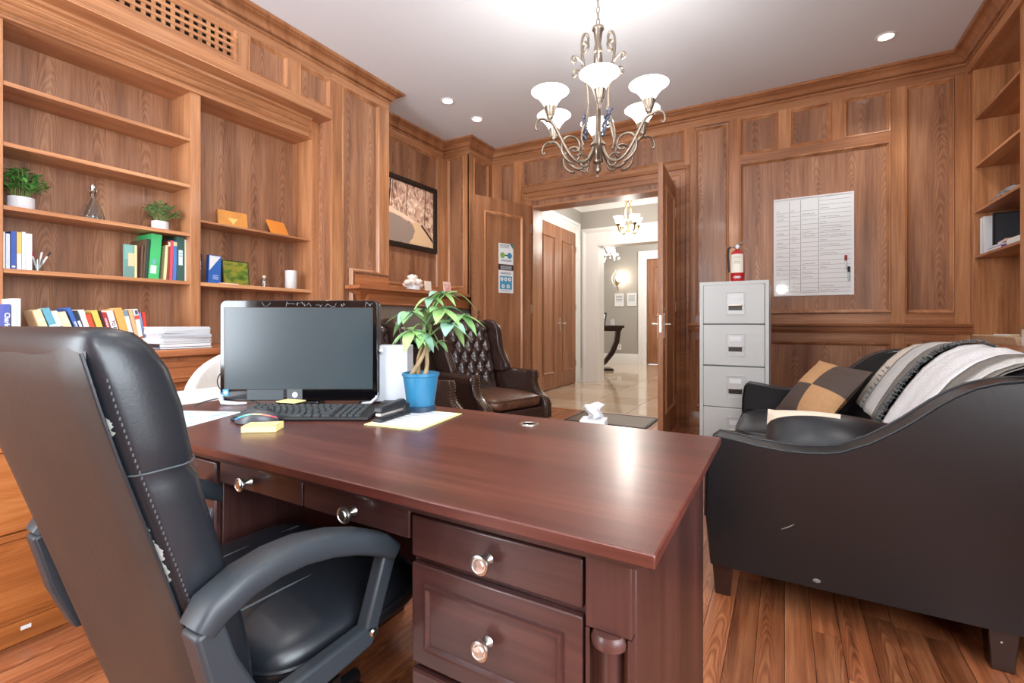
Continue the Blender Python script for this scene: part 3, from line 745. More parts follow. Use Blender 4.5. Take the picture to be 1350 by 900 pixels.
# seat
def cushion(x0, x1, y0, y1, z0, z1, pw=6, dome=.012, nu=28, nv=20, waves=0):
    g = G(); cx, cy = (x0+x1)/2, (y0+y1)/2; hx, hy = (x1-x0)/2, (y1-y0)/2; cz = (z0+z1)/2; hz = (z1-z0)/2
    def f(i, j):
        th = 2*pi*i; ph = -pi/2+pi*j
        c1 = math.copysign(abs(cos(th))**(2/pw), cos(th)); s1 = math.copysign(abs(sin(th))**(2/pw), sin(th))
        c2 = abs(cos(ph))**(2/3.2); s2 = math.copysign(abs(sin(ph))**(2/3.2), sin(ph))
        x = c1*c2; y = s1*c2
        z = cz+hz*s2+(dome*(1-x*x)*(1-y*y) if s2 > 0 else 0)
        if waves and s2 > 0: z += waves*sin(y*9+x*3)*(1-x*x)
        return (cx+hx*x, cy+hy*y, z)
    return g.grid(f, nu, nv, cu=True)
st = build('seat', cushion(-1.195, -.69, .45, .84, .40, .515, 6, .012, 44, 20), LBLK, oc, world=True, smooth=60)
for x in (-1.05, -.84): build('seam', G().tube([(x+(.02 if x > -.9 else -.02)*k/8, .42+.05*k, .5225-.0012*abs(k-3)) for k in range(8)], .002, 6), SEAM, st, world=True)
g = G(); g.tube([(-.945+.258*math.copysign(abs(cos(a))**.4, cos(a)), .643+.196*math.copysign(abs(sin(a))**.4, sin(a)), .462) for a in [2*pi*k/48 for k in range(48)]], .004, 6, closed=True)
build('piping', g, LBLK, st, world=True)
# arms
def arm(x, n=1):
    a = thing_part('armrest', oc)
    g = G(); P = [(.315, .645), (.335, .668), (.38, .688), (.43, .696), (.48, .695), (.54, .683), (.60, .662), (.65, .638), (.685, .612)]
    W = .029
    def sec(i):
        y, z = P[i]; d = Vector((P[min(i+1, 8)][0]-P[max(i-1, 0)][0], P[min(i+1, 8)][1]-P[max(i-1, 0)][1])).normalized(); nrm = Vector((-d.y, d.x))
        out = []; w_ = W*(.9 if i in (0, 8) else 1); t = .017 if i in (0, 8) else .021
        for k in range(16):
            th = 2*pi*k/16; c1 = math.copysign(abs(cos(th))**.5, cos(th)); s1 = math.copysign(abs(sin(th))**.5, sin(th))
            out.append((x+c1*w_, y+nrm.x*(s1*t-.02), z+nrm.y*(s1*t-.02)))
        return out
    S_ = [sec(i) for i in range(9)]; vs = [q for s in S_ for q in s]; fs = []
    for i in range(8):
        for k in range(16): fs.append((i*16+k, i*16+(k+1) % 16, (i+1)*16+(k+1) % 16, (i+1)*16+k))
    fs += [tuple(range(16)), tuple(8*16+k for k in range(16))]
    g._a(vs, fs)
    o = build('armrest', g, PLAST2, oc, world=True, smooth=50)
    def slab(pts, hw, name, bev=.006):
        gg = G(); gg.prism(pts, lambda a_, b_, t: (t, a_, b_), x-hw, x+hw); return build(name, gg, PLAST2, o, world=True, bev=bev, seg=3)
    slab([(.655, .61), (.69, .60), (.635, .47), (.60, .47)], .014, 'front_strut')
    slab([(.318, .63), (.352, .645), (.372, .58), (.425, .47), (.43, .43), (.38, .43), (.345, .52)], .021, 'rear_post')
    slab([(.40, .478), (.62, .485), (.64, .47), (.62, .445), (.43, .432)], .014, 'side_bar')
    s_ = 1 if x > CX else -1
    b_ = G()
    for (y, z) in ((.352, .615),): b_.lathe([(1e-5, .004), (.006, .004), (.0075, .001), (.008, 0)], n=12, M=Matrix.Translation((x, y-.016, z-.018)) @ Matrix.Rotation(pi/2, 4, 'X'))
    build('screw', b_, BRASSY, o, world=True)
    b_ = G().lathe([(1e-5, .004), (.006, .004), (.0075, .001), (.008, 0)], n=12, M=Matrix.Translation((x+s_*.014, .622, .468)) @ Matrix.Rotation(s_*pi/2, 4, 'Y'))
    build('screw', b_, SILVER, o, world=True)
    g2 = G().box(min(x, x-s_*.10), max(x, x-s_*.10), .44, .56, .40, .425); build('arm_bracket', g2, DARKMETAL, o, world=True)
def thing_part(n, p): return None
arm(-.662); arm(-1.228)
build('gas_lift', G().lathe([(.03, .10), (.03, .24), (.018, .25), (.018, .39)], (CX, .6, 0), 20), DARKMETAL, oc, world=True)
bx('seat_plate', (CX-.1, CX+.1, .48, .72, .375, .402), DARKMETAL, oc)
for k in range(5):
    a = 2*pi*k/5+.5; dx, dy = cos(a), sin(a); c_ = (CX, .6)
    lg = build('base_leg', G().tube([(c_[0]+dx*.02, c_[1]+dy*.02, .13), (c_[0]+dx*.15, c_[1]+dy*.15, .115), (c_[0]+dx*.30, c_[1]+dy*.30, .085)], [.028, .024, .018], 10), PLASTIC, oc, world=True)
    build('caster', G().lathe([(.012, -.024), (.027, -.022), (.03, -.01), (.03, .01), (.027, .022), (.012, .024)], n=16, M=Matrix.Translation((c_[0]+dx*.30, c_[1]+dy*.30, .031)) @ Matrix.Rotation(a, 4, 'Z') @ Matrix.Rotation(pi/2, 4, 'X')), PLASTIC, lg, world=True)
    build('caster_stem', G().tube([(c_[0]+dx*.3, c_[1]+dy*.3, .04), (c_[0]+dx*.3, c_[1]+dy*.3, .08)], .008, 8), DARKMETAL, lg, world=True)

# ================================================================ SOFA
sf = thing('sofa', 'black leather two-seat sofa with sloping arms and short espresso legs', 'sofa', (.25, 2.88, 0))
PF = [(-.245, .125), (-.262, .30), (-.258, .50), (-.245, .585), (-.222, .606), (-.15, .597), (-.081, .586), (-.01, .580), (.058, .580), (.12, .586), (.166, .597), (.247, .638), (.30, .676), (.343, .710), (.416, .776), (.46, .81), (.501, .835), (.55, .853), (.60, .862), (.68, .868), (.75, .866), (.80, .855), (.83, .825), (.845, .70), (.84, .5), (.82, .125)]
def sofa_arm(y0, y1, name):
    """side panel: profile extruded, bulged and rounded at the edge"""
    n = len(PF); cx, cz = .3, .42
    steps = [(0, .985), (.006, .994), (.014, 1.0), (.03, 1.002), (.06, 1.0), (.10, 1.0), (.125, .997), (.135, .99), (.14, .98)]
    W = abs(y1-y0); sg = 1 if y1 > y0 else -1
    vs = []; fs = []
    for t, s_ in steps:
        yy = y0+sg*t*W/.14
        for x, z in PF: vs.append((cx+(x-cx)*s_, yy, cz+(z-cz)*s_ if z > .2 else z))
    m = len(steps)
    for i in range(m-1):
        for k in range(n): fs.append((i*n+k, i*n+(k+1) % n, (i+1)*n+(k+1) % n, (i+1)*n+k))
    fs += [tuple(range(n)), tuple((m-1)*n+k for k in range(n))]
    g = G()._a(vs, fs); o = build(name, g, LBLK2, sf, world=True, smooth=40)
    for yy in (y0+sg*.010, y1-sg*.012):
        pp = [(cx+(x-cx)*1.0, yy, cz+(z-cz)*1.0) for x, z in PF[1:23]]
        build('piping', G().tube(pp, .0045, 6), LBLK2, o, world=True)
    return o
arm_near = sofa_arm(1.92, 2.06, 'arm')
sofa_arm(3.86, 3.72, 'arm')
sc = G()
for c_, d in [((.10, .42), (.05, .028)), ((.11, .425), (.03, .02))]: pass
SCUFF = mat('scuff_mark', (120, 118, 114), .7)
build('scuff', G().tube([(-.01, 1.9196, .305), (.012, 1.9194, .318), (.03, 1.9196, .331)], [.001, .0024, .0006], 5), SCUFF, arm_near, world=True, label='pale scratch on the near side panel')
build('scuff', G().ball((.095, 1.920, .152), .009, 8, 4, (1.4, .12, .8)), SCUFF, arm_near, world=True, label='pale scuff low on the near side panel')
# base, seat cushions, back
bx('seat_base', (-.235, .80, 2.05, 3.73, .13, .33), LBLK2, sf, bev=.015)
for a, b in ((2.065, 2.888), (2.892, 3.715)):
    cu_ = build('seat_cushion', cushion(-.255, .52, a, b, .31, .455, 9, .012, 44, 20), LBLK2, sf, world=True, smooth=60)
    for z in (.335, .43):
        build('piping', G().tube([(.13+.375*math.copysign(abs(cos(t))**.25, cos(t)), (a+b)/2+(b-a)/2*.985*math.copysign(abs(sin(t))**.25, sin(t)), z) for t in [2*pi*k/60 for k in range(60)]], .004, 6, closed=True), LBLK2, cu_, world=True)
def backx(t):
    """front/top profile of the backrest: t 0 bottom front -> 1 behind"""
    P = [(.34, .44), (.38, .52), (.43, .62), (.49, .72), (.55, .80), (.61, .855), (.67, .885), (.73, .89), (.78, .87), (.81, .82), (.83, .70), (.83, .50), (.82, .2)]
    f = t*(len(P)-1); i = min(int(f), len(P)-2); q = f-i
    return (P[i][0]*(1-q)+P[i+1][0]*q, P[i][1]*(1-q)+P[i+1][1]*q)
def back_pt(t, v, off=0.0):
    x, z = backx(t); y = 2.05+v*1.68
    z += (.035*sin(pi*v))*max(0, (z-.44)/.45)
    e = 1e-3; a = backx(max(0, t-e)); b = backx(min(1, t+e)); d = Vector((b[0]-a[0], b[1]-a[1])).normalized()
    return (x-d.y*off, y, z+d.x*off)
gb = G().grid(lambda i, j: back_pt(i, j), 36, 30)
build('backrest', gb, LBLK2, sf, world=True, smooth=60)
for x, y in ((-.205, 1.985), (.56, 1.965), (-.205, 3.79), (.70, 3.79)):
    vs = [(x-.026, y-.026, 0), (x+.026, y-.026, 0), (x+.026, y+.026, 0), (x-.026, y+.026, 0), (x-.036, y-.036, .14), (x+.036, y-.036, .14), (x+.036, y+.036, .14), (x-.036, y+.036, .14)]
    lg = build('leg', G()._a(vs, [(0, 3, 2, 1), (4, 5, 6, 7), (0, 1, 5, 4), (1, 2, 6, 5), (2, 3, 7, 6), (3, 0, 4, 7)]), DARKWOOD, sf, world=True, bev=.003)
    if x > .5 and y < 2: build('chipped_spot', G().ball((x-.005, y-.031, .09), .006, 8, 4, (1, .3, 1)).ball((x+.002, y-.029, .055), .003, 8, 4, (1, .3, 1)), FABW, lg, world=True, label='chipped pale spots on the leg')
# sagging lining cloth under the near side
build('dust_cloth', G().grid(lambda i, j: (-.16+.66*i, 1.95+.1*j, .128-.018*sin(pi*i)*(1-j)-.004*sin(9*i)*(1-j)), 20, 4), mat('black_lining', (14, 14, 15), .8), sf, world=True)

# --- throws over the back
def throw(name, label, v0, v1, t0, t1, bands, skew=0.0, fr=None, off=.012):
    r = thing(name, label, 'throw', (.6, 2.05+1.68*(v0+v1)/2, .85), group=None)
    rn = random.Random(name+str(v0))
    def pt(t, s, o=off):
        v = v0+(v1-v0)*s+skew*(t-.4)
        fold = .007*sin(s*17+t*3)+.004*sin(s*31+1)
        p = back_pt(t0+(t1-t0)*t, min(max(v, .0), 1.0), o+fold)
        if min(v, 1) < 0: pass
        return p
    for a, b, m_, nm in bands:
        k = max(2, int((b-a)*40))
        g = G(); U = 26
        g.grid(lambda i, j: pt(i, a+(b-a)*j), U, k)
        g.grid(lambda i, j: pt(i, a+(b-a)*j, off-.008), U, k)
        o = build(nm, g, m_, r, world=True, smooth=70)
        s_ = o.modifiers.new('thick', 'SOLIDIFY'); s_.thickness = .003
    if fr:
        for a, ts in fr:
            g = G()
            for t in ts:
                p = Vector(pt(t, a, off+.006)); q = Vector(pt(min(1, t+.01), a+(.05 if a > .5 else -.05), off+.008))
                for q2 in range(3):
                    e = q+Vector((rn.uniform(-.012, .012), rn.uniform(-.012, .012), rn.uniform(-.006, .008)))
                    m1 = (p+e)/2+Vector((rn.uniform(-.006, .006), rn.uniform(-.004, .004), rn.uniform(.0, .008)))
                    g.tube([p, m1, e], [.002, .003, .0014], 5)
            build('fringe', g, FRINGE, r, world=True, kind='stuff')
    return r
KN = lambda n, c: mat(n, c, .95, noise=.10, nscale=160, bump=.5)
T_CREAM = KN('cream_knit', (222, 214, 202)); T_LG = KN('light_grey_knit', (200, 200, 198)); T_DG = KN('dark_grey_knit', (104, 106, 106)); T_W = KN('white_knit', (226, 227, 229)); T_TAUPE = KN('taupe_knit', (128, 124, 118)); FRINGE = KN('fringe_charcoal', (120, 124, 126))
ts = [k/46 for k in range(46)]
throw('striped_throw', 'cream and grey striped knitted throw over the far half of the sofa back', .465, .93, .10, .70,
      [(0, .16, T_DG, 'dark_grey_stripe'), (.16, .30, T_TAUPE, 'taupe_stripe'), (.30, .64, T_LG, 'light_grey_stripe'), (.64, .66, T_DG, 'thin_dark_stripe'), (.66, 1, T_CREAM, 'cream_stripe')], 0, [(.0, ts), (.65, [k/30 for k in range(0, 10)])])
throw('white_throw', 'white knitted throw with taupe edge over the near half of the sofa back', .02, .43, .10, .70,
      [(0, .16, T_TAUPE, 'taupe_stripe'), (.16, .24, T_LG, 'light_grey_stripe'), (.24, .36, T_TAUPE, 'taupe_stripe'), (.36, 1, T_W, 'white_stripe')], 0, None)
# --- pillows
def pillow(name, label, M, hw, hh, ht, quad, pw=1.0):
    r = thing(name, label, 'pillow', M.to_translation(), rot=None); r.rotation_euler = M.to_euler()
    for nm, m_, test in quad:
        g = G(); n = 24
        idx = {}
        def P(i, j, sg):
            u, v = -1+2*i/n, -1+2*j/n
            t = ((1-u*u)*(1-v*v))**.62
            pin = 1-.06*(1-abs(u*v))*((abs(u)**6)+(abs(v)**6))*.9
            return (hw*u*pin, hh*v*pin, sg*(ht*t+.0015))
        for sg in (1, -1):
            for i in range(n):
                for j in range(n):
                    u, v = -1+2*(i+.5)/n, -1+2*(j+.5)/n
                    if not test(u, v, sg): continue
                    for a, b in ((i, j), (i+1, j), (i+1, j+1), (i, j+1)):
                        if (a, b, sg) not in idx: idx[(a, b, sg)] = len(g.v); g.v.append(P(a, b, sg))
                    q = [idx[(a, b, sg)] for a, b in ((i, j), (i+1, j), (i+1, j+1), (i, j+1))]
                    g.f.append(tuple(q if sg > 0 else q[::-1])); g.mi.append(0)
        build(nm, g, m_, r, smooth=80)
    return r
PTAN = mat('tan_suede', (196, 152, 108), .8, noise=.06, nscale=40); PBR = mat('brown_suede', (84, 70, 64), .7, noise=.1, nscale=40); PCR = mat('cream_suede', (222, 208, 188), .8, noise=.05, nscale=40)
n_ = Vector((-.6, -.45, .66)).normalized(); e1 = Vector((.55, .3, .7)).normalized()
pillow('throw_pillow', 'square pillow with tan and brown checkered patches leaning on the sofa back', basis((.19, 3.45, .61), e1, n_.cross(e1)*-1 if False else -(n_.cross(e1))), .215, .215, .075,
       [('brown_patch', PBR, lambda u, v, s: u*v > 0), ('tan_patch', PTAN, lambda u, v, s: u*v < 0)])
e1 = Vector((1, -.12, .02)).normalized()
pillow('throw_pillow', 'small black leather pillow with a cream top patch beside the near sofa arm', basis((.145, 2.21, .555), (1, -.10, -.03), (0, .80, .60)), .225, .155, .10,
       [('black_side', LBLK, lambda u, v, s: not (-.96 < u < .2 and .38 < v and s > 0)), ('cream_patch', PCR, lambda u, v, s: (-.96 < u < .2 and .38 < v and s > 0))])

# ================================================================ WING ARMCHAIRS
def wing_chair(loc, rz, label, group=None):
    r = thing('wing_armchair', label, 'armchair', (loc[0], loc[1], 0), rz, group)
    # x forward, y left ; depth -.42..+.46, width +-.40
    # tufted inner back
    bt = []
    rows = 6
    for i in range(rows):
        z = .52+.098*i
        n = 5 if i % 2 == 0 else 4
        for k in range(n): bt.append(((k-(n-1)/2)*.108, z))
    def back(i, j):
        y = -.27+.54*i; z = .40+.68*j
        x = -.20-.16*(z-.40)/.68
        top = 1.06-.05*(y/.27)**2-.0
        z2 = .40+(top-.40)*j
        d = min(math.hypot((y-a), (z2-b)) for a, b in bt)
        # diamond folds between neighbouring buttons
        puff = .034*(1-math.exp(-(d/.034)**2))
        fu = abs(((y/.108+(z2-.52)/.098/2*1) % 1)-.5); fv = abs(((y/.108-(z2-.52)/.098/2) % 1)-.5)
        inside = 1 if z2 > .48 else 0
        fold = min(1, min(.5-fu, .5-fv)*6) if inside else 1
        puff *= .55+.45*fold
        edge = min(1, (1-abs(y)/.27)*8, (1-j)*14)
        return (x+puff*max(0, edge)+.02*max(0, edge), y, z2)
    b = build('backrest', G().grid(back, 66, 72), LWING, r, smooth=75)
    for a, c in bt:
        x = -.20-.16*(c-.40)/.68
        build('button', G().ball((x+.026, a, c), .011, 8, 5, (.6, 1, 1)), LWING, b)
    # outside back
    def ob(i, j):
        y = -.30+.60*i; z = .16+.90*j; top = 1.06-.05*(y/.3)**2
        z = .16+(top-.16)*j
        return (-.30-.12*(z-.16)/.9-.02*(1-(y/.3)**2), y, z)
    g = G().grid(ob, 12, 12); g.tube([(-.37, -.30+.60*k/12, 1.06-.05*((-.30+.6*k/12)/.3)**2) for k in range(13)], .022, 8)
    build('outer_back', g, LWING, r, smooth=70)
    for s in (-1, 1):
        # wing: rounded panel from the back forward
        W = [(-.40, .56), (-.43, .80), (-.45, 1.02), (-.42, 1.065), (-.35, 1.07), (-.27, 1.055), (-.215, 1.01), (-.19, .94), (-.185, .86), (-.16, .76), (-.10, .68), (-.06, .62), (-.06, .56)]
        n = len(W); vs = []; fs = []; cx, cz = -.28, .80
        for k, (o, sc_) in enumerate([(.270, .86), (.262, .96), (.275, 1.0), (.30, 1.02), (.325, 1.0), (.335, .95), (.337, .85)]):
            for x, z in W: vs.append((cx+(x-cx)*sc_, s*(o+.05*max(0, (x+.40))*1.2), cz+(z-cz)*sc_))
        for i in range(6):
            for k in range(n): fs.append((i*n+k, i*n+(k+1) % n, (i+1)*n+(k+1) % n, (i+1)*n+k))
        fs += [tuple(range(n)), tuple(6*n+k for k in range(n))]
        w_ = build('wing', G()._a(vs, fs), LWING, r, smooth=60)
        w_.modifiers.new('s', 'SUBSURF').render_levels = 1
        # arm: inner/outer panel, rolled top, scrolled front sweeping down to the seat rail
        g = G()
        def armc(i, j):
            x = -.30+.56*i
            P = [(.295, .30), (.30, .44), (.305, .53), (.315, .575), (.345, .603), (.385, .60), (.405, .575), (.405, .54), (.39, .51), (.378, .46), (.375, .30), (.372, .17)]
            f = j*(len(P)-1); a = min(int(f), len(P)-2); q = f-a
            return (x, s*(P[a][0]*(1-q)+P[a+1][0]*q), P[a][1]*(1-q)+P[a+1][1]*q)
        g.grid(armc, 10, 33)
        am = build('arm', g, LWING, r, smooth=70)
        # front facing: S-shaped panel
        F_ = [(.26, .60), (.275, .56), (.27, .50), (.30, .44), (.36, .39), (.42, .36), (.445, .31), (.445, .20), (.40, .17), (.20, .17), (.20, .60)]
        vs = []; fs = []; n = len(F_)
        for o in (.30, .305, .36, .372, .376):
            q = .97 if o in (.30, .376) else 1.0
            for x, z in F_: vs.append((.2+(x-.2)*q, s*o, z if z > .59 or z < .2 else z*q+(1-q)*.4))
        for i in range(4):
            for k in range(n): fs.append((i*n+k, i*n+(k+1) % n, (i+1)*n+(k+1) % n, (i+1)*n+k))
        fs += [tuple(range(n)), tuple(4*n+k for k in range(n))]
        build('arm_front', G()._a(vs, fs), LWING, am, smooth=50)
        g = G()
        for k in range(30):
            a_ = k*.42; rr = .006+.0012*k
            if rr > .042: break
            g.tube([(.262+.006, s*(.352+rr*cos(a_)), .557+rr*sin(a_)), (.262+.006, s*(.352+(rr+.0012)*cos(a_+.42)), .557+(rr+.0012)*sin(a_+.42))], .004, 5)
        g.lathe([(1e-5, .012), (.03, .01), (.046, .004), (.048, 0), (.048, -.03)], n=18, M=Matrix.Translation((.262, s*.352, .557)) @ Matrix.Rotation(pi/2, 4, 'Y'))
        build('arm_scroll', g, LWING, am, smooth=50)
        g = G()
        ln = [(.272, .60-.0), (.285, .55), (.283, .50), (.31, .445), (.37, .395), (.43, .362), (.452, .31), (.452, .2)]
        for a0, a1 in zip(ln, ln[1:]):
            L_ = math.hypot(a1[0]-a0[0], a1[1]-a0[1]); k = max(1, int(L_/.017))
            for q in range(k):
                for o in (.312, .368): g.ball((a0[0]+(a1[0]-a0[0])*q/k-.002, s*o, a0[1]+(a1[1]-a0[1])*q/k), .005, 6, 4)
        build('nailheads', g, BRASSY, am, kind='stuff')
    build('seat_rail', G().box(-.34, .435, -.305, .305, .17, .30), LWING, r, bev=.01)
    def dims(w_): return w_
    sc = build('seat_cushion', cushion(-.22, .44, -.295, .295, .285, .425, 7, .02, 44, 22, .003), LSEAT, r, smooth=70)
    build('piping', G().tube([(.11+.332*math.copysign(abs(cos(t))**.29, cos(t)), .296*math.copysign(abs(sin(t))**.29, sin(t)), .395) for t in [2*pi*k/60 for k in range(60)]], .005, 6, closed=True), LSEAT, sc)
    g = G()
    for k in range(36): g.ball((.437, -.30+.6*k/35, .182), .005, 6, 4)
    build('nailheads', g, BRASSY, r, kind='stuff')
    for x, y in ((.39, .32), (.39, -.32), (-.30, .27), (-.30, -.27)):
        s = 1 if y > 0 else -1
        P = [(x, y, .18), (x+.018, y+s*.012, .14), (x+.016, y+s*.01, .10), (x+.0, y, .05), (x+.006, y+s*.004, .018), (x+.008, y+s*.005, 0)] if x > 0 else [(x, y, .18), (x-.01, y, .1), (x-.05, y, 0)]
        build('leg', G().tube(P, [.036, .036, .027, .017, .024, .022][:len(P)] if x > 0 else [.026, .022, .018], 12), W_MTZ, r, smooth=60)
    return r
wing_chair((-2.34, 3.62), radians(-18), 'brown tufted leather wingback armchair, the farther one nearest the doorway')
wing_chair((-2.43, 2.50), radians(-3), 'brown tufted leather wingback armchair mostly hidden behind the blue flowerpot and white tower')

# ================================================================ FILING CABINET
fc = thing('filing_cabinet', 'light grey metal four-drawer filing cabinet against the panelled back wall', 'filing cabinet', (-.333, 4.3, 0))
FX0, FX1, FY = -.569, -.098, 3.9
g = G(); g.box(FX0, FX1, FY+.012, 4.64, .03, 1.345); cb = build('body', g, CABM, fc, bev=.004, world=True)
bx('base', (FX0+.01, FX1-.01, FY+.04, 4.63, 0, .03), CABD, fc)
FF = frame_fn('y', FY+.012, -1)
build('front_frame', sweep_rect(FF, FX0, FX1, .03, 1.345, [(0, 0), (0, .012), (.024, .012), (.024, 0)]), CABM, fc, world=True)
bx('gap', (FX0+.02, FX1-.02, FY+.006, FY+.013, .05, 1.325), CABD, fc)
for z1 in (1.322, 1.021, .706, .396):
    z0 = z1-(.297 if z1 > 1.2 else .310)
    dr = build('drawer', fbox(FF, FX0+.027, FX1-.027, z0+.002, z1-.002, .0, .016), CABM, fc, world=True, bev=.004)
    hx = -.319; zc = (z0+z1)/2-.0
    build('handle_plate', sweep_rect(FF, hx-.065, hx+.065, zc-.08, zc+.09, [(0, .016), (0, .021), (.006, .021), (.009, .018), (.009, .016)]), CABM, dr, world=True)
    build('handle_recess', fbox(FF, hx-.056, hx+.056, zc-.071, zc+.081, .0155, .0175), mat('light_plate_metal', (196, 199, 197), .35, .2), dr, world=True)
    build('label_card', fbox(FF, hx-.04, hx+.04, zc+.03, zc+.065, .017, .019), PAPER, dr, world=True)
    build('handle_pocket', fbox(FF, hx-.046, hx+.046, zc-.047, zc-.008, .017, .0185), DARKMETAL, dr, world=True)
    g = G(); g.box(*[c for p in zip(FF(hx-.046, zc-.015, .018), FF(hx+.046, zc-.003, .034)) for c in p]); build('handle', g, SILVER, dr, world=True, bev=.003)

# --- fire extinguisher on the cabinet
fe = thing('fire_extinguisher', 'small red fire extinguisher standing on top of the filing cabinet', 'fire extinguisher', (-.315, 4.05, 1.3455))
RED = mat('extinguisher_red', (186, 26, 34), .3, coat=.4)
build('cylinder', G().lathe([(.044, 0), (.050, .006), (.050, .205), (.045, .228), (.030, .243), (.016, .250), (.014, .262)], n=28), RED, fe, smooth=50)
M_ = Matrix.Rotation(radians(-90-5), 4, 'Z')
def patch(z0, z1, a0, a1, r=.0508):
    return G().grid(lambda i, j: (r*cos(a0+(a1-a0)*i), r*sin(a0+(a1-a0)*i), z0+(z1-z0)*j), 14, 1)
ac = radians(-90)
lb = build('label', patch(.072, .215, ac-1.15, ac+.95, .0512), mat('pale_label', (236, 234, 218), .6), fe)
for k, (z, wd) in enumerate([(.195, .5), (.183, .55), (.168, .35), (.155, .5), (.143, .5)]): build('label_line', patch(z, z+.004, ac-wd, ac+wd-.1, .0517), mat('faded_print', (170, 160, 140), .8), lb)
dm = G(); 
def dia():
    pts = [(-.6, .038), (-.2, .050), (-.2, .045), (.2, .045), (.2, .050), (.6, .038), (.2, .026), (.2, .031), (-.2, .031), (-.2, .026)]
    g = G(); n = len(pts); g._a([(.0516*cos(ac+a), .0516*sin(ac+a), z) for a, z in [(0, .038)]+pts], [(0, i+1, (i+1) % n+1) for i in range(n)]); return g
build('arrow_mark', dia(), PAPER, fe, smooth=0, label='white double arrow on the red base band')
g = G(); g.lathe([(.014, .255), (.016, .262), (.013, .285), (.009, .292)], n=14); g.tube([(0, 0, .275), (-.05, -.01, .277)], .007, 8)
build('valve', g, SILVER, fe)
build('handle', G().tube([(-.01, 0, .292), (.03, -.005, .303), (.072, -.01, .318)], [.008, .010, .011], 8, flat=.6), SILVER, fe)
build('lever', G().tube([(.0, 0, .285), (.035, -.005, .272), (.075, -.01, .228)], [.008, .009, .008], 8, flat=.6), SILVER, fe)
build('hose', G().tube([(-.05, -.01, .277), (-.065, -.008, .262), (-.068, -.004, .21), (-.064, 0, .15), (-.06, 0, .08)], .0075, 8), PLASTIC, fe)
build('gauge', G().lathe([(1e-5, .012), (.014, .012), (.015, 0)], n=14, M=Matrix.Translation((0, -.012, .275)) @ Matrix.Rotation(pi/2, 4, 'X')), PAPER, fe)

# ================================================================ WHITEBOARD
wbd = thing('whiteboard', 'white dry-erase board with a handwritten four-column schedule on the back wall', 'whiteboard', (.22, 5.045, 1.28))
FWB = frame_fn('y', 5.051, -1); bx0, bx1, bz0, bz1 = -.088, .522, 1.279, 2.176
build('board', fbox(FWB, bx0+.004, bx1-.004, bz0+.004, bz1-.004, .0, .010), mat('glossy_white_board', (232, 236, 236), .12, coat=.6), wbd, world=True)
build('frame', sweep_rect(FWB, bx0, bx1, bz0, bz1, [(0, -.001), (0, .016), (.012, .016), (.013, .0)]), mat('white_aluminium', (236, 236, 236), .4), wbd, world=True)
g = G(); gw = G(); rn = random.Random(11)
colx = [bx0+.014, bx0+.125, bx0+.215, bx0+.352, bx1-.014]
for x in colx[1:4]: g.box(*[c for p in zip(FWB(x-.0016, bz0+.03, .0102), FWB(x+.0016, bz1-.03, .0106)) for c in p])
for k in range(21):
    z = bz1-.05-k*.0408
    for a, b_ in zip(colx, colx[1:]):
        z_ = z+rn.uniform(-.004, .004)
        if k < 2 and a < colx[3]-.01: continue
        g.box(*[c for p in zip(FWB(a+.006, z_-.0012, .0102), FWB(b_-.006, z_+.0010, .0106)) for c in p])
        if rn.random() < .62 and k > 1:
            x = a+.012; L_ = rn.uniform(.03, (b_-a)*.85)
            pts = []
            while x < a+L_:
                pts.append((x, z_+.010+rn.uniform(0, .011))); x += rn.uniform(.003, .006)
            for p, q in zip(pts, pts[1:]): gw.tube([FWB(p[0], p[1], .0106), FWB(q[0], q[1], .0106)], .0011, 4)
build('ruled_lines', g, INK, wbd, world=True, smooth=0); build('handwriting', gw, INK, wbd, world=True, smooth=0, kind='stuff')
for z, c, n in ((1.60, (150, 30, 40), 'dark red marker clipped to the right of the whiteboard'), (1.50, (24, 24, 26), 'black marker clipped low on the right of the whiteboard')):
    x = .462 if z > 1.55 else .484
    mk = thing('marker', n, 'marker', (x, 5.03, z-.04))
    g = G(); g.lathe([(.006, -.06), (.0085, -.058), (.0085, .015), (.005, .02)], n=12); build('barrel', g, PAPER if z > 1.55 else mat('marker_clear', (190, 200, 200), .4), mk)
    build('cap', G().lathe([(.0095, .015), (.0095, .06), (.007, .064)], n=12), mat('marker_cap_%d' % c[0], c, .4), mk)

# ================================================================ CHANDELIER
def bez(P, n=14):
    out = []
    for i in range(n+1):
        t = i/n; q = [Vector(p) for p in P]
        while len(q) > 1: q = [q[k]*(1-t)+q[k+1]*t for k in range(len(q)-1)]
        out.append(q[0])
    return out
def spiral(cx, cz, r0, r1, a0, a1, n=18):
    return [(cx+(r0+(r1-r0)*k/n)*cos(a0+(a1-a0)*k/n), 0, cz+(r0+(r1-r0)*k/n)*sin(a0+(a1-a0)*k/n)) for k in range(n+1)]
ch = thing('chandelier', 'pewter scrollwork chandelier with six lit frosted bell shades hanging from the ceiling', 'chandelier', (-.962, 2.70, 1.92))
zc = 0
build('ceiling_canopy', G().lathe([(.065, 1.249), (.062, 1.235), (.03, 1.22), (.01, 1.21)], n=24), BRONZE, ch)
for k in range(9):
    z = 1.20-k*.036; a = k*pi/2
    g = G().tube([(cos(t)*.010*cos(a), cos(t)*.010*sin(a), z+.021*sin(t)-.010) for t in [2*pi*q/14 for q in range(14)]], .0028, 6, closed=True)
    build('chain_link', g, BRONZE, ch)
body = [(.006, .875), (.034, .868), (.036, .855), (.026, .845), (.022, .80), (.018, .77), (.024, .75), (.026, .72), (.020, .715), (.026, .70), (.026, .66), (.018, .65), (.012, .60), (.012, .44), (.016, .25), (.02, .2), (.045, .175), (.048, .165), (.03, .15), (.024, .10), (.030, .08), (.028, .065), (.012, .055), (.014, .035), (.018, .02), (.010, .005), (1e-5, 0)]
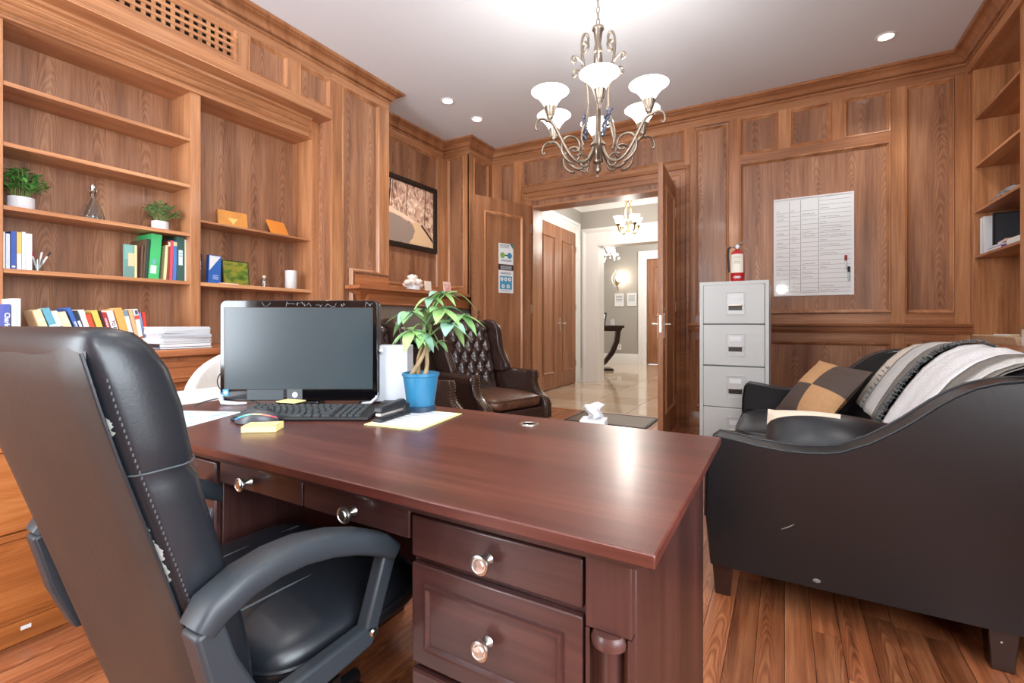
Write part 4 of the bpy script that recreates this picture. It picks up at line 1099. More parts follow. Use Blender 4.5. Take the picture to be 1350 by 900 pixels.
build('centre_column', G().lathe(body, n=20), BRONZE, ch, smooth=50)
for k in range(6):
    th = radians(-60.1-9)+k*pi/3
    Mz = Matrix.Rotation(th, 4, 'Z')
    # S-arm, outer scroll
    g = G()
    g.tube(bez([(.03, 0, .16), (.06, 0, .02), (.16, 0, -.02), (.235, 0, .10), (.245, 0, .22), (.30, 0, .285), (.34, 0, .26)], 22), [.0095]*23, 8, M=Mz)
    g.tube(bez([(.335, 0, .265), (.385, 0, .285), (.425, 0, .25), (.42, 0, .19), (.385, 0, .185), (.388, 0, .215)], 18), [.008-.0002*q for q in range(19)], 8, M=Mz)
    g.tube(spiral(.165, .135, .095, .02, -pi*.5, pi*1.6, 26), [.008]*27, 8, M=Mz)
    g.tube(spiral(.10, .055, .05, .012, pi*.2, pi*2.2, 20), [.007]*21, 8, M=Mz)
    arm_ = build('arm', g, BRONZE, ch, smooth=70)
    # long S-bar from the body to the top crown
    g = G(); g.tube(bez([(.10, 0, .16), (.16, 0, .26), (.0, 0, .34), (.0, 0, .50), (.10, 0, .60), (.22, 0, .74), (.14, 0, .96), (-.02, 0, .86), (.07, 0, .70), (.10, 0, .76)], 28), [.0075]*29, 8, M=Mz)
    g.tube(bez([(.07, 0, .60), (.12, 0, .66), (.20, 0, .74), (.21, 0, .60), (.14, 0, .60), (.15, 0, .66)], 18), [.006]*19, 8, M=Mz)
    build('crown_scroll', g, BRONZE, ch, smooth=70)
    # holder cup with ribs + shade
    c_ = (.315, 0)
    g = G(); g.lathe([(.006, .26), (.012, .275), (.020, .285), (.018, .292), (.030, .325), (.034, .345), (.030, .348)], (c_[0], 0, 0), 16, Mz)
    for q in range(12):
        a = 2*pi*q/12; g.tube([(c_[0]+.021*cos(a), .021*sin(a), .295), (c_[0]+.035*cos(a), .035*sin(a), .345)], .0025, 5, M=Mz)
    build('shade_holder', g, BRONZE, arm_, smooth=60)
    g = G(); prof_ = [(.030, .335), (.036, .352), (.052, .378), (.068, .398), (.084, .414), (.098, .425), (.108, .430), (.104, .433), (.092, .424), (.076, .408), (.060, .391), (.044, .372), (.028, .350)]
    g.lathe(prof_, (c_[0], 0, 0), 28, Mz)
    build('shade', g, SHADE, arm_, smooth=70)
    lp = Mz @ Vector((c_[0], 0, .43))
    light('POINT', 'chandelier_bulb', (-.962+lp.x, 2.70+lp.y, 1.92+.455), 3.6, (1, .97, .94), .03)
for a in (-2.3, -1.0):   # blue-grey bead clusters
    rn = random.Random(int(a*10)+50); g = G()
    for q in range(46):
        t = q/46; g.ball((cos(a)*.09+rn.uniform(-.014, .014)+.05*t*(a > -1.5), sin(a)*.09+rn.uniform(-.014, .014), .19+.15*t), .0085, 6, 4)
    build('bead_cluster', g, mat('blue_grey_bead', (84, 86, 102), .3), ch, kind='stuff')

# --- recessed ceiling lights
DL = [(.656, 4.459, 'recessed downlight in the ceiling near the right bookcase corner'), (-2.814, 3.648, 'recessed downlight over the fireplace, left of its pair'), (-2.796, 4.128, 'recessed downlight over the fireplace, right of its pair and nearer the doors'),
      (-2.6, 1.6, ''), (-.9, 1.0, ''), (.6, 1.6, ''), (-2.6, -.6, ''), (.5, -.6, '')]
for x, y, lb_ in DL:
    if lb_:
        r = thing('recessed_downlight', lb_, 'ceiling light', (x, y, CZ))
        build('trim_ring', G().lathe([(.046, -.001), (.05, -.006), (.066, -.005), (.07, 0), (.046, 0)], n=24), WHITE, r)
        build('lamp', G().lathe([(1e-5, -.003), (.044, -.002)], n=20), BULB, r)
    light('SPOT', 'downlight', (x, y, CZ-.03), 26, (1, .95, .88), .05, spot=radians(120), blend=.8)
# ================================================================ BOOKS
_bm = {}
def cmat(c, rough=.55):
    k = (c, rough)
    if k not in _bm: _bm[k] = mat('cover_%d_%d_%d' % c, c, rough)
    return _bm[k]
def book(name, label, cat, group, x, y, z, t, h, d, c, lean=0, spine=None, strip=None, cover_lines=None, pages=True, ty=None):
    """spine faces +x; t thickness along y, h height, d depth (towards -x). lean>0 tips the top towards -y (picture left)"""
    r = thing(name, label, cat, (x, y, z+max(0, t*sin(-radians(lean)))+.0002), group=group, rot=(radians(lean), 0, 0))
    cm = cmat(c)
    g = G(); b = .0018
    g.box(-b, 0, 0, t, 0, h); g.box(-d, -b, 0, b, 0, h); g.box(-d, -b, t-b, t, 0, h)
    build('cover', g, cm, r, smooth=0)
    build('pages', G().box(-d+.004, -b, b, t-b, .003, h-.003), CREAM if pages else PAPER, r, smooth=0)
    if spine:
        for qq, (z0, z1, y0, y1, col) in enumerate(spine):
            build('spine_band', G().box(0, .0007+.0004*qq, t*y0, t*y1, h*z0, h*z1), cmat(col), r, smooth=0)
    if ty:
        s_, size, col = ty
        text(s_, size, basis((.0012, t/2, h*.55), (0, 0, -1), (0, 1, 0)), cmat(col), 'spine_title', r, world=False, bold=True)
    return r
Z0 = .886
# row on the counter, left to right; leaning books tip their tops to picture-left
CB = [ # y, t, h, lean, colour, label, extra
 (.745, .026, .235, 0, (72, 88, 160), 'blue book with white spine title, first at the left end of the counter row', dict(ty=('Charlotte M', .026, (230, 232, 240)))),
 (.776, .036, .262, 0, (232, 236, 232), 'tall white binder with green-grey lines, second in the counter row', dict(spine=[(.06, .9, .35, .42, (150, 176, 160)), (.06, .9, .55, .62, (150, 176, 160)), (.92, .98, 0, 1, (205, 214, 208))])),
 (.870, .034, .215, 11, (222, 196, 158), 'beige book leaning beside the tall white binder', dict(spine=[(.74, .78, 0, 1, (236, 224, 200))])),
 (.908, .034, .225, 12, (96, 158, 178), 'teal blue book with pale lower half leaning in the counter row', dict(spine=[(.12, .6, .1, .95, (150, 200, 214)), (.58, .62, 0, 1, (214, 226, 226))])),
 (.946, .028, .212, 12, (214, 214, 196), 'pale grey-green book with a small black mark on the spine', dict(spine=[(.55, .62, .2, .8, (30, 28, 28))])),
 (.978, .034, .206, 12, (236, 206, 160), 'peach-cream book leaning against the blue one', dict(spine=[(.7, .98, .1, .9, (240, 216, 176))])),
 (1.016, .020, .232, 12, (58, 96, 168), 'royal blue book with white lettering leaning in the counter row', dict(ty=('INTUITION', .012, (235, 235, 240)))),
 (1.042, .022, .214, 11, (36, 48, 66), 'navy book with a white letter block low on the spine', dict(spine=[(.2, .75, .25, .8, (224, 226, 228)), (.3, .34, .2, .85, (36, 48, 66)), (.5, .54, .2, .85, (36, 48, 66))])),
 (1.068, .028, .218, 10, (226, 224, 212), 'off-white book with faint grey title left of the orange-red book', dict(spine=[(.62, .8, .3, .7, (196, 196, 186))])),
 (1.100, .026, .196, 10, (216, 76, 44), 'orange-red book in the middle of the counter row', dict()),
 (1.130, .030, .216, 10, (212, 186, 90), 'mustard yellow book right of the orange-red one', dict()),
 (1.166, .012, .214, 9, (60, 30, 34), 'thin dark maroon book beside the mustard yellow one', dict()),
 (1.181, .020, .206, 9, (170, 44, 52), 'dark red book with white stripes on the spine', dict(spine=[(.1, .85, .3, .45, (228, 220, 220)), (.1, .85, .6, .7, (228, 220, 220))])),
 (1.205, .032, .214, 9, (236, 230, 232), 'white book with black and red lettering in the counter row', dict(ty=('TO FIND', .022, (40, 34, 36)))),
 (1.242, .044, .228, 9, (226, 160, 84), 'wide light orange book in the counter row', dict()),
 (1.290, .024, .216, 8, (230, 220, 204), 'cream book with a grey top band right of the wide orange book', dict(spine=[(.86, 1, 0, 1, (120, 140, 150))])),
 (1.318, .022, .222, 8, (206, 168, 124), 'tan book with a narrow pale edge near the right end of the row', dict()),
 (1.343, .026, .226, 7, (228, 228, 226), 'white book with a red band high on its spine', dict(spine=[(.74, .84, 0, 1, (206, 70, 62)), (.86, .97, .3, .9, (70, 82, 104)), (.05, .3, .1, .9, (160, 100, 76))])),
 (1.372, .014, .206, 6, (120, 140, 178), 'slim steel blue book next to the last red book', dict()),
 (1.390, .018, .208, 5, (206, 60, 48), 'bright red book at the right end of the counter row', dict()),
]
sc_ = .965
for (y, t, h, ln, c, lb, ex) in CB:
    ln *= 1.55
    yy = .745+(y-.745)*.865
    book('book', lb, 'book', 'books standing in a row on the left bookcase counter', -3.20, yy+.0+h*sin(radians(ln))*0.88 if ln else yy, Z0+(.0 if not ln else .0003), t*.84, h, .15, c, ln, **ex)
# magazines / papers stack
def sheet_stack(loc, items, group):
    z = loc[2]; rn = random.Random(4)
    for (w_, d_, t, c, lb, rz, nm, cat) in items:
        r = thing(nm, lb, cat, (loc[0]+rn.uniform(-.006, .006), loc[1]+rn.uniform(-.008, .008), z), rz, group)
        if nm == 'paper_stack' or nm == 'magazine_pile':
            g = G(); k = max(2, int(t/.004)); zz = 0
            for q in range(k):
                dx, dy, a = rn.uniform(-.004, .004), rn.uniform(-.006, .006), rn.uniform(-.02, .02)
                g.box(-d_/2, d_/2, -w_/2, w_/2, zz, zz+t/k-.0006, M=Matrix.Translation((dx, dy, 0)) @ Matrix.Rotation(a, 4, 'Z')); zz += t/k
            build('sheets', g, c, r, smooth=0)
        else:
            build('cover', G().box(-d_/2, d_/2, -w_/2, w_/2, 0, t), c, r, smooth=0, bev=.001)
            build('pages', G().box(-d_/2+.002, d_/2+.001, -w_/2+.003, w_/2+.001, .002, t-.002), PAPER, r, smooth=0)
        z += t
blackc = cmat((26, 28, 34))
sheet_stack((-3.06, 1.425, Z0), [
    (.27, .21, .010, cmat((110, 118, 132)), 'grey-blue magazine at the bottom of the pile on the counter', .01, 'magazine', 'magazine'),
    (.265, .2, .020, blackc, 'black book under the white papers at the right end of the counter row', -.02, 'book', 'book'),
    (.262, .2, .030, PAPER, 'lower bundle of white papers lying on the black book', .05, 'paper_stack', 'papers'),
    (.258, .2, .030, PAPERG, 'middle bundle of grey-white magazines in the counter pile', -.06, 'magazine_pile', 'magazines'),
    (.25, .2, .034, PAPER, 'top bundle of curled white papers on the counter pile', .04, 'paper_stack', 'papers')], 'papers piled on the counter')

# ---- shelf z=1.302 left bay, left end
ZS = 1.3025
for (y, t, h, c, lb, sp) in [
  (.780, .013, .185, (230, 230, 226), 'slim white book at the far left of the fourth shelf', None),
  (.796, .014, .178, (206, 214, 222), 'slim pale grey book second on the fourth shelf', None),
  (.813, .020, .193, (62, 90, 172), 'cobalt blue book on the fourth shelf', [(.05, .1, .2, .8, (230, 230, 235))]),
  (.835, .016, .192, (240, 190, 104), 'book with orange upper and white lower spine', [(0, .42, 0, 1, (232, 234, 236))]),
  (.853, .014, .196, (214, 220, 226), 'pale blue-grey folder between the orange book and white binder', None),
  (.869, .022, .19, (238, 240, 242), 'wide white binder at the right of the fourth-shelf left group', None)]:
    book('book', lb, 'book', 'books at the left end of the fourth shelf', -3.385, y, ZS, t, h, .17, c, 0, spine=sp)
# cup with pens
gp = thing('glass_pen_cup', 'small clear glass cup holding pens beside the white binder', 'cup', (-3.41, .918, ZS))
build('glass', G().lathe([(.016, 0), (.019, .001), (.021, .065), (.0195, .065), (.0175, .003), (1e-5, .003)], n=18), GLASS, gp)
for dx, dy, a, b, c, nm, lb in [(0, .004, -.25, .12, (150, 30, 44), 'pen', 'dark red capped pen standing in the glass cup'), (.004, .006, .45, .2, (40, 40, 44), 'pen', 'black pen leaning right in the glass cup'), (0, 0, .18, .1, (225, 228, 230), 'pen', 'white pen standing in the glass cup')]:
    r = thing(nm, lb, 'pen', (-3.41+dx, .918, ZS+.005), rot=(-a*1.0, 0, 0)); L_ = .115 if a > .3 else .1
    build('barrel', G().tube([(0, 0, 0), (0, 0, L_*.75)], .0038, 8), cmat((230, 232, 235)), r)
    build('cap', G().tube([(0, 0, L_*.75), (0, 0, L_)], .009 if c[0] == 150 else .0045, 8), cmat(c), r)
# ---- shelf z=1.302 left bay, right end
BR = [
 (1.288, .072, .196, (104, 150, 142), 'small book with a teal green landscape cover facing out', 0, None),
 (1.367, .010, .20, (100, 70, 58), 'thin brown book right of the landscape-covered book', 4, None),
 (1.379, .010, .24, (92, 74, 52), 'thin olive-brown book leaning on the green notebook', 6, None),
 (1.391, .012, .245, (50, 66, 62), 'thin dark green-black folder beside the bright green notebook', 6, None),
 (1.409, .062, .280, (68, 178, 104), 'bright green spiral notebook, tallest on the fourth shelf', 4, [(.12, .3, .15, .7, (206, 222, 220)), (.34, .44, .3, .6, (120, 160, 190))]),
 (1.492, .014, .22, (228, 208, 160), 'cream book with yellow edge right of the green notebook', 6, None),
 (1.508, .013, .25, (140, 66, 46), 'rust brown book with a pale top between the cream and pink ones', 4, [(.86, .97, 0, 1, (222, 208, 180))]),
 (1.524, .016, .255, (206, 80, 96), 'pink-red book right of the rust one', 3, None),
 (1.543, .020, .252, (78, 118, 184), 'sky blue paperback left of the dark green binder', 2, [(.88, .98, 0, 1, (208, 200, 150))]),
 (1.566, .046, .285, (54, 88, 80), 'dark green lever binder with a pale label', 0, [(.36, .7, .25, .75, (206, 226, 232)), (.56, .58, .3, .7, (70, 140, 170)), (.62, .64, .3, .7, (70, 140, 170))]),
 (1.613, .010, .272, (206, 200, 180), 'thin beige folder against the bookcase divider', 0, None)]
for (y, t, h, c, lb, ln, sp) in BR:
    if t == .062:
        r = book('spiral_notebook', lb, 'notebook', None, -3.385, y+.0, ZS, t*.9, h, .2, c, -4, spine=sp)
        g = G()
        for q in range(26): z = .02+q*.0098; g.tube([(-.003+.006*cos(a), .060+.006*sin(a), z) for a in [2*pi*p/10 for p in range(10)]], .0009, 4, closed=True)
        build('spiral_binding', g, DARKMETAL, r, kind='stuff')
    elif t == .072:
        r = book('book', lb, 'book', None, -3.385, y, ZS, t*.86, h, .02, c, 0)
        for qq, (z0, z1, y0, y1, col) in enumerate([(.55, .98, .0, .7, (120, 168, 158)), (.35, .75, .3, .8, (206, 190, 150)), (.05, .35, .05, .7, (110, 140, 132)), (0, 1, .82, 1, (226, 206, 150))]):
            build('cover_print', G().box(0, .0008+.0005*qq, t*.86*y0, t*.86*y1, h*z0, h*z1), cmat(col), r, smooth=0)
    else:
        book('ring_binder' if t == .046 else 'book', lb, 'binder' if t == .046 else 'book', 'books at the right end of the fourth shelf', -3.385, y, ZS, t, h, .2, c, -ln*.6, spine=sp)
# ---- second bay, z 1.302
book('book', 'navy book standing against the divider in the right bay', 'book', None, -3.42, 1.692, ZS, .046, .195, .16, (40, 54, 84), 0, spine=[(.3, .62, .15, .85, (66, 84, 120)), (.45, .55, .2, .8, (200, 206, 216)), (.6, .75, .2, .8, (200, 206, 216))])
r = book('book', 'blue and white diagonal-covered book in the right bay', 'book', None, -3.41, 1.770, ZS, .082, .194, .03, (48, 98, 176), -2)
g = G()._a([(.0008, .004, .085), (.0008, .004, .19), (.0008, .078, .19)], [(0, 1, 2)]); build('cover_print', g, PAPER, r, smooth=0)
for z in (.03, .042, .054): build('cover_print', G().box(0, .0009, .03, .066, z, z+.004), cmat((200, 212, 232)), r, smooth=0)
tag(build('card', G().box(-3.40, -3.355, 1.83, 1.95, 1.3022, 1.3095), cmat((222, 196, 168)), smooth=0), 'small flat beige card box lying in front of the blue and white book', 'card box')
# green plaque picture
def lean_panel(name, label, cat, x, y, z, w_, h, c, ang, rz=0, t=.012, frame=None, art=None, group=None):
    r = thing(name, label, cat, (x, y, z), group=group, rot=(0, -radians(ang), rz))
    build('panel', G().box(0, t, -w_/2, w_/2, 0, h), c, r, smooth=0, bev=.001)
    if art: build('artwork', G().box(t, t+.001, -w_/2+.006, w_/2-.006, .006, h-.006), art, r, smooth=0)
    if frame: build('frame', sweep_rect(lambda a, b, o: (t+o, a, b), -w_/2, w_/2, 0, h, [(0, -t), (0, .002), (.007, .002), (.008, 0)]), frame, r)
    return r
def blotch(name, cols, scale, stretch=(1, 1, 1), dist=0):
    m, nt, b = newmat(name); N = nt.nodes; L = nt.links
    tc = N.new('ShaderNodeTexCoord'); mp = N.new('ShaderNodeMapping'); mp.inputs['Scale'].default_value = stretch; L.new(tc.outputs['Object'], mp.inputs[0])
    n = N.new('ShaderNodeTexNoise'); n.inputs['Scale'].default_value = scale; n.inputs['Detail'].default_value = 5; n.inputs['Distortion'].default_value = dist; L.new(mp.outputs[0], n.inputs['Vector'])
    r = N.new('ShaderNodeValToRGB'); L.new(n.outputs[0], r.inputs[0]); r.color_ramp.elements[0].color = rgb(*cols[0]); r.color_ramp.elements[1].color = rgb(*cols[-1])
    r.color_ramp.elements[0].position = .3; r.color_ramp.elements[1].position = .7
    for i, c in enumerate(cols[1:-1]): e = r.color_ramp.elements.new(.3+.4*(i+1)/(len(cols)-1)); e.color = rgb(*c)
    L.new(r.outputs[0], b.inputs['Base Color']); b.inputs['Roughness'].default_value = .3
    return m
lean_panel('decorative_tile', 'square mossy green picture tile leaning on the lower shelf of the right bay', 'picture', -3.44, 1.976, ZS, .19, .178, cmat((50, 70, 36)), 6, 0, art=blotch('moss_print', [(46, 74, 30), (90, 116, 40), (150, 140, 50), (60, 90, 40)], 14, (1, 1, 2)), frame=cmat((46, 60, 34)))
PLW = mat('golden_plaque_wood', (212, 142, 62), .35, coat=.3, noise=.1, nscale=12)
r = lean_panel('wooden_plaque', 'golden wooden plaque with a pale triangular crest on the upper right-bay shelf', 'plaque', -3.50, 1.985, 1.7165, .205, .128, PLW, 8, radians(-4), t=.02)
build('crest', G()._a([(.0205, -.035, .075), (.0205, .035, .075), (.0205, 0, .03)], [(0, 1, 2)]), cmat((236, 196, 120)), r, smooth=0)
lean_panel('wooden_plaque', 'plain orange wooden plaque tilted back, right one on the upper shelf of the right bay', 'plaque', -3.45, 2.33, 1.7165, .165, .13, mat('orange_plaque_wood', (226, 140, 56), .3, coat=.4), 28, radians(10), t=.016)
gj = thing('glass_jar', 'tiny glass jar with a cork on the lower shelf', 'jar', (-3.42, 2.18, ZS))
build('glass', G().lathe([(.020, 0), (.024, .002), (.024, .055), (.014, .066), (.014, .075), (.012, .075), (.012, .066), (.022, .053), (.022, .004), (1e-5, .004)], n=18), GLASS, gj)
build('cork', G().lathe([(.0115, .066), (.0125, .088), (1e-5, .088)], n=14), cmat((220, 206, 180)), gj)
cn = thing('pillar_candle', 'greyish white pillar candle near the right end of the lower shelf', 'candle', (-3.42, 2.404, ZS))
build('wax', G().lathe([(.042, 0), (.044, .002), (.044, .143), (.041, .147), (.02, .142), (1e-5, .140)], n=26), cmat((206, 200, 196)), cn, smooth=60)
build('wick', G().tube([(0, 0, .139), (.001, 0, .15)], .0012, 5), cmat((40, 36, 34)), cn)
# ---- shelf z 1.615: plants and glass flask
def leafquad(g, base_, d, L_, W_, droop=.3, n=3):
    d = Vector(d).normalized(); s = d.cross(Vector((0, 0, 1))); s = s.normalized() if s.length > 1e-3 else Vector((1, 0, 0))
    P = []; p = Vector(base_)
    for k in range(n+1):
        t = k/n; w_ = W_*sin(pi*(.12+.86*t))**.8*(1 if k < n else .12)
        q = Vector(base_)+d*(L_*t)+Vector((0, 0, -droop*L_*t*t)); up = Vector((0, 0, w_*.18))
        P += [q-s*w_+up, q, q+s*w_+up]
    fs = []
    for k in range(n):
        a = k*3; fs += [(a, a+1, a+4, a+3), (a+1, a+2, a+5, a+4)]
    g._a(P, fs)
def shelf_plant(loc, label, R_, Hh, potr, poth, m_, seed, n, ll=(.022, .04)):
    r = thing('potted_plant', label, 'plant', loc); rn = random.Random(seed)
    build('pot', G().lathe([(potr*.96, 0), (potr, .002), (potr, poth), (potr-.004, poth), (potr-.004, poth-.006), (1e-5, poth-.006)], n=26), POTW, r, smooth=50)
    gs, gl = G(), G()
    for k in range(n):
        a = rn.uniform(0, 2*pi); e = rn.uniform(.1, 1.0)
        tip = Vector((cos(a)*R_*e, sin(a)*R_*e, poth+Hh*(1.05-.75*e*e)*rn.uniform(.75, 1)))
        b0 = Vector((cos(a)*potr*.4, sin(a)*potr*.4, poth-.008)); mid = (b0+tip)/2+Vector((0, 0, .02))
        pts = [b0, mid, tip]; gs.tube(pts, .0011, 4)
        for q in range(7):
            t = .35+.65*q/6; p = b0.lerp(mid, t*2) if t < .5 else mid.lerp(tip, t*2-1)
            a2 = a+rn.uniform(-1.9, 1.9); leafquad(gl, p, (cos(a2), sin(a2), rn.uniform(-.1, .9)), rn.uniform(*ll), rn.uniform(.006, .010), .2)
    build('stems', gs, STEMG, r, kind='stuff'); build('leaves', gl, m_, r, kind='stuff', smooth=0)
    build('soil', G().lathe([(potr-.005, poth-.008), (1e-5, poth-.005)], n=20), SOIL, r)
shelf_plant((-3.45, .866, 1.6155), 'leafy bright green plant in a wide white pot left on the third shelf', .115, .15, .052, .068, HERB, 1, 42, (.03, .05))
shelf_plant((-3.46, 1.505, 1.6155), 'spiky olive green plant in a white pot right on the third shelf', .115, .12, .046, .062, HERB2, 2, 34, (.025, .045))
fk = thing('glass_flask', 'clear glass flask-shaped bottle with pebbles on the third shelf', 'bottle', (-3.46, 1.166, 1.6155))
build('glass', G().lathe([(.044, 0), (.052, .006), (.053, .03), (.042, .07), (.022, .115), (.013, .135), (.012, .165), (.016, .17), (.018, .185), (.015, .195), (.012, .195), (.010, .165), (.011, .135), (.019, .115), (.039, .07), (.050, .03), (.049, .008), (1e-5, .004)], n=28), GLASS, fk, smooth=70)
g = G(); rn = random.Random(9)
for k in range(46):
    a = rn.uniform(0, 2*pi); q = rn.uniform(0, .036); g.ball((q*cos(a), q*sin(a), .010+rn.uniform(0, .022)), rn.uniform(.005, .008), 6, 4, (1, 1, .7))
build('pebbles', g, mat('grey_pebble', (150, 146, 138), .5), fk, kind='stuff')
build('stopper', G().lathe([(.010, .18), (.014, .198), (.010, .215), (1e-5, .22)], n=14), SILVER, fk)

# ================================================================ PICTURE over the mantel, mantel items
pc = thing('framed_picture', 'dark-framed sepia photograph of a tree-lined river path above the mantel', 'picture', (-3.55, 3.85, 2.22))
FPc = frame_fn('x', -3.575, 1)
build('frame', sweep_rect(FPc, 3.30, 4.395, 1.845, 2.60, [(0, 0), (0, .034), (.01, .038), (.045, .03), (.055, .02), (.055, 0)]), mat('dark_frame_wood', (40, 32, 28), .35), pc, world=True)
build('photograph', fbox(FPc, 3.355, 4.34, 1.90, 2.545, 0, .015), blotch('sepia_forest', [(112, 76, 62), (190, 148, 126), (224, 190, 164), (244, 224, 200)], 7, (1, 2.2, 1.6), 1.5), pc, world=True, smooth=0)
SEP = [mat('sepia_path', (226, 190, 150), .4), mat('sepia_water', (158, 138, 124), .35), mat('sepia_trunk', (64, 42, 36), .5), mat('sepia_bank', (236, 206, 178), .5)]
def flat(pts, m_, nm, o=.0155): build(nm, G()._a([FPc(a, b, o) for a, b in pts], [tuple(range(len(pts)))]), m_, pc, world=True, smooth=0)
flat([(3.36, 1.905), (3.93, 1.905), (4.0, 1.99), (4.02, 2.06), (3.97, 2.12), (3.80, 2.17), (3.55, 2.20), (3.36, 2.23)], SEP[1], 'printed_river')
flat([(3.93, 1.905), (4.335, 1.905), (4.335, 2.0), (4.24, 2.08), (4.12, 2.15), (4.03, 2.17), (3.98, 2.14), (4.03, 2.06), (4.0, 1.97)], SEP[0], 'printed_path', .0158)
flat([(3.36, 2.235), (3.60, 2.205), (3.85, 2.165), (4.0, 2.13), (4.03, 2.16), (3.9, 2.20), (3.65, 2.25), (3.36, 2.30)], SEP[3], 'printed_bank', .0160)
for a, w_, z0 in ((3.62, .014, 2.25), (3.66, .007, 2.26), (3.88, .009, 2.2), (4.18, .009, 2.14), (3.46, .01, 2.28)):
    flat([(a, z0), (a+w_, z0), (a+w_*1.3+.02, 2.54), (a+.02, 2.54)], SEP[2], 'printed_trunk', .0162)
flat([(4.12, 2.13), (4.15, 2.14), (4.335, 1.995), (4.335, 1.96)], SEP[2], 'printed_log', .0163)
# pale pink silk roses in a small white vase + card
PINK = mat('pale_pink_petal', (250, 232, 222), .7)
vs_ = thing('rose_arrangement', 'pale pink silk roses in a low white pot on the mantel', 'flowers', (-3.16, 3.55, 1.346))
build('pot', G().lathe([(.05, 0), (.066, .004), (.07, .055), (.064, .055), (1e-5, .05)], n=24), POTW, vs_, smooth=50)
for (dx, dy, dz, s_) in [(0, -.03, .085, 1.05), (.02, .045, .095, 1.0), (-.02, .01, .135, 1.1), (.03, -.115, .08, .75), (0, .095, .06, .8), (-.02, -.075, .06, .8)]:
    g = G(); g.ball((dx, dy, dz), .024*s_, 12, 8)
    for n, rr, zz, sz in ((4, .016, .006, .024), (6, .030, -.008, .028)):
        for k in range(n):
            a = 2*pi*k/n+rr*40
            M = Matrix.Translation((dx+rr*s_*cos(a), dy+rr*s_*sin(a), dz+zz)) @ Matrix.Rotation(a, 4, 'Z') @ Matrix.Rotation(.35+rr*12, 4, 'Y')
            g.ball((0, 0, 0), sz*s_, 10, 6, (.35, .95, 1), M)
    build('rose', g, PINK, vs_, smooth=80)
g = G(); leafquad(g, (.02, -.10, .05), (.3, -1, .2), .06, .016); leafquad(g, (.03, -.06, .05), (.8, -.5, .1), .05, .014); build('leaf', g, LEAF, vs_, smooth=0)
lean_panel('greeting_card', 'cream greeting card standing right of the pink roses on the mantel', 'card', -3.13, 3.74, 1.346, .105, .112, cmat((240, 226, 210)), 5, 0, t=.003)
r = lean_panel('greeting_card', 'pink and white patterned card standing alone further right on the mantel', 'card', -3.11, 4.03, 1.346, .13, .125, cmat((240, 214, 200)), 5, 0, t=.003, art=blotch('pink_pattern', [(222, 130, 120), (240, 200, 186), (246, 226, 214)], 30))

# ================================================================ POSTERS on the left door leaf
hx_, hy_ = -2.625, 5.0
LD = Vector((cos(radians(248)), sin(radians(248))))
def leafF(h, z, o):
    """h = distance from the hinge along the leaf, o = out from its room-side face"""
    return (hx_+LD.x*h-LD.y*(.0225+o), hy_+LD.y*h+LD.x*(.0225+o), z)
def poster(name, label, h0, h1, z0, z1, base_m):
    r = thing(name, label, 'notice', leafF((h0+h1)/2, (z0+z1)/2, .001))
    g = G(); a = leafF; vs = [a(h0, z0, 0), a(h1, z0, 0), a(h1, z1, 0), a(h0, z1, 0), a(h0, z0, .0012), a(h1, z0, .0012), a(h1, z1, .0012), a(h0, z1, .0012)]
    g._a(vs, [(0, 1, 2, 3), (4, 5, 6, 7), (0, 1, 5, 4), (1, 2, 6, 5), (2, 3, 7, 6), (3, 0, 4, 7)])
    build('sheet', g, base_m, r, world=True, smooth=0); return r
def pflat(r, h0, h1, z0, z1, m_, nm='print', o=.0016):
    build(nm, G()._a([leafF(h0, z0, o), leafF(h1, z0, o), leafF(h1, z1, o), leafF(h0, z1, o)], [(0, 1, 2, 3)]), m_, r, world=True, smooth=0)
def pdisc(r, h, z, rad, m_, o=.002, nm='round_symbol'):
    build(nm, G()._a([leafF(h+rad*cos(2*pi*k/20), z+rad*sin(2*pi*k/20), o) for k in range(20)], [tuple(range(20))]), m_, r, world=True, smooth=0)
PH0, PH1 = .275, .485   # far and near edge along the leaf
GREENP, BLUEP, TEALP, DKP = cmat((128, 168, 92)), cmat((64, 130, 160)), cmat((70, 146, 176)), cmat((44, 38, 40))
r = poster('notice', 'upper white notice with green and blue linked circles on the left door leaf', PH0, PH1, 1.70, 1.935, PAPER)
pdisc(r, .43, 1.80, .034, GREENP); pdisc(r, .33, 1.80, .034, BLUEP); pflat(r, .345, .42, 1.795, 1.808, DKP)
build('corner_flash', G()._a([leafF(PH0, 1.935, .0016), leafF(PH0+.055, 1.935, .0016), leafF(PH0, 1.875, .0016)], [(0, 1, 2)]), cmat((70, 130, 120)), r, world=True, smooth=0)
for z in (1.915, 1.902, 1.885): pflat(r, .335, .47, z, z+.006, INK)
for z in (1.745, 1.733): pflat(r, .30, .45, z, z+.006, INK)
r = poster('notice', 'black strip notice with white lettering between the two white notices on the door', PH0, PH1, 1.635, 1.695, DKP)
for z in (1.677, 1.665, 1.653, 1.643): pflat(r, .30, .46, z, z+.005, PAPERG)
r = poster('notice', 'lower notice with a blue block of six round white pictograms on the door', PH0, PH1, 1.375, 1.63, PAPER)
pflat(r, .295, .47, 1.415, 1.565, TEALP)
for h, z in ((.44, 1.53), (.385, 1.53), (.33, 1.53), (.42, 1.45), (.35, 1.45)):
    pdisc(r, h, z, .022, PAPER, .0022); pdisc(r, h, z, .008, BLUEP, .0026)
for z in (1.60, 1.588, 1.395): pflat(r, .31, .46, z, z+.006, INK)

# ================================================================ DESK ITEMS
zt = DT+.0006
RD = radians(29.9)     # objects squared up to the monitor
def desk_M(u, d, z=zt):
    """lateral u, distance d in the frame of the monitor"""
    return (cos(RD)*u-sin(RD)*d, sin(RD)*u+cos(RD)*d, z)
mo = thing('desktop_computer', 'black all-in-one computer with a large switched-off screen and silver foot frame', 'computer', desk_M(-.762, 1.70), RD)
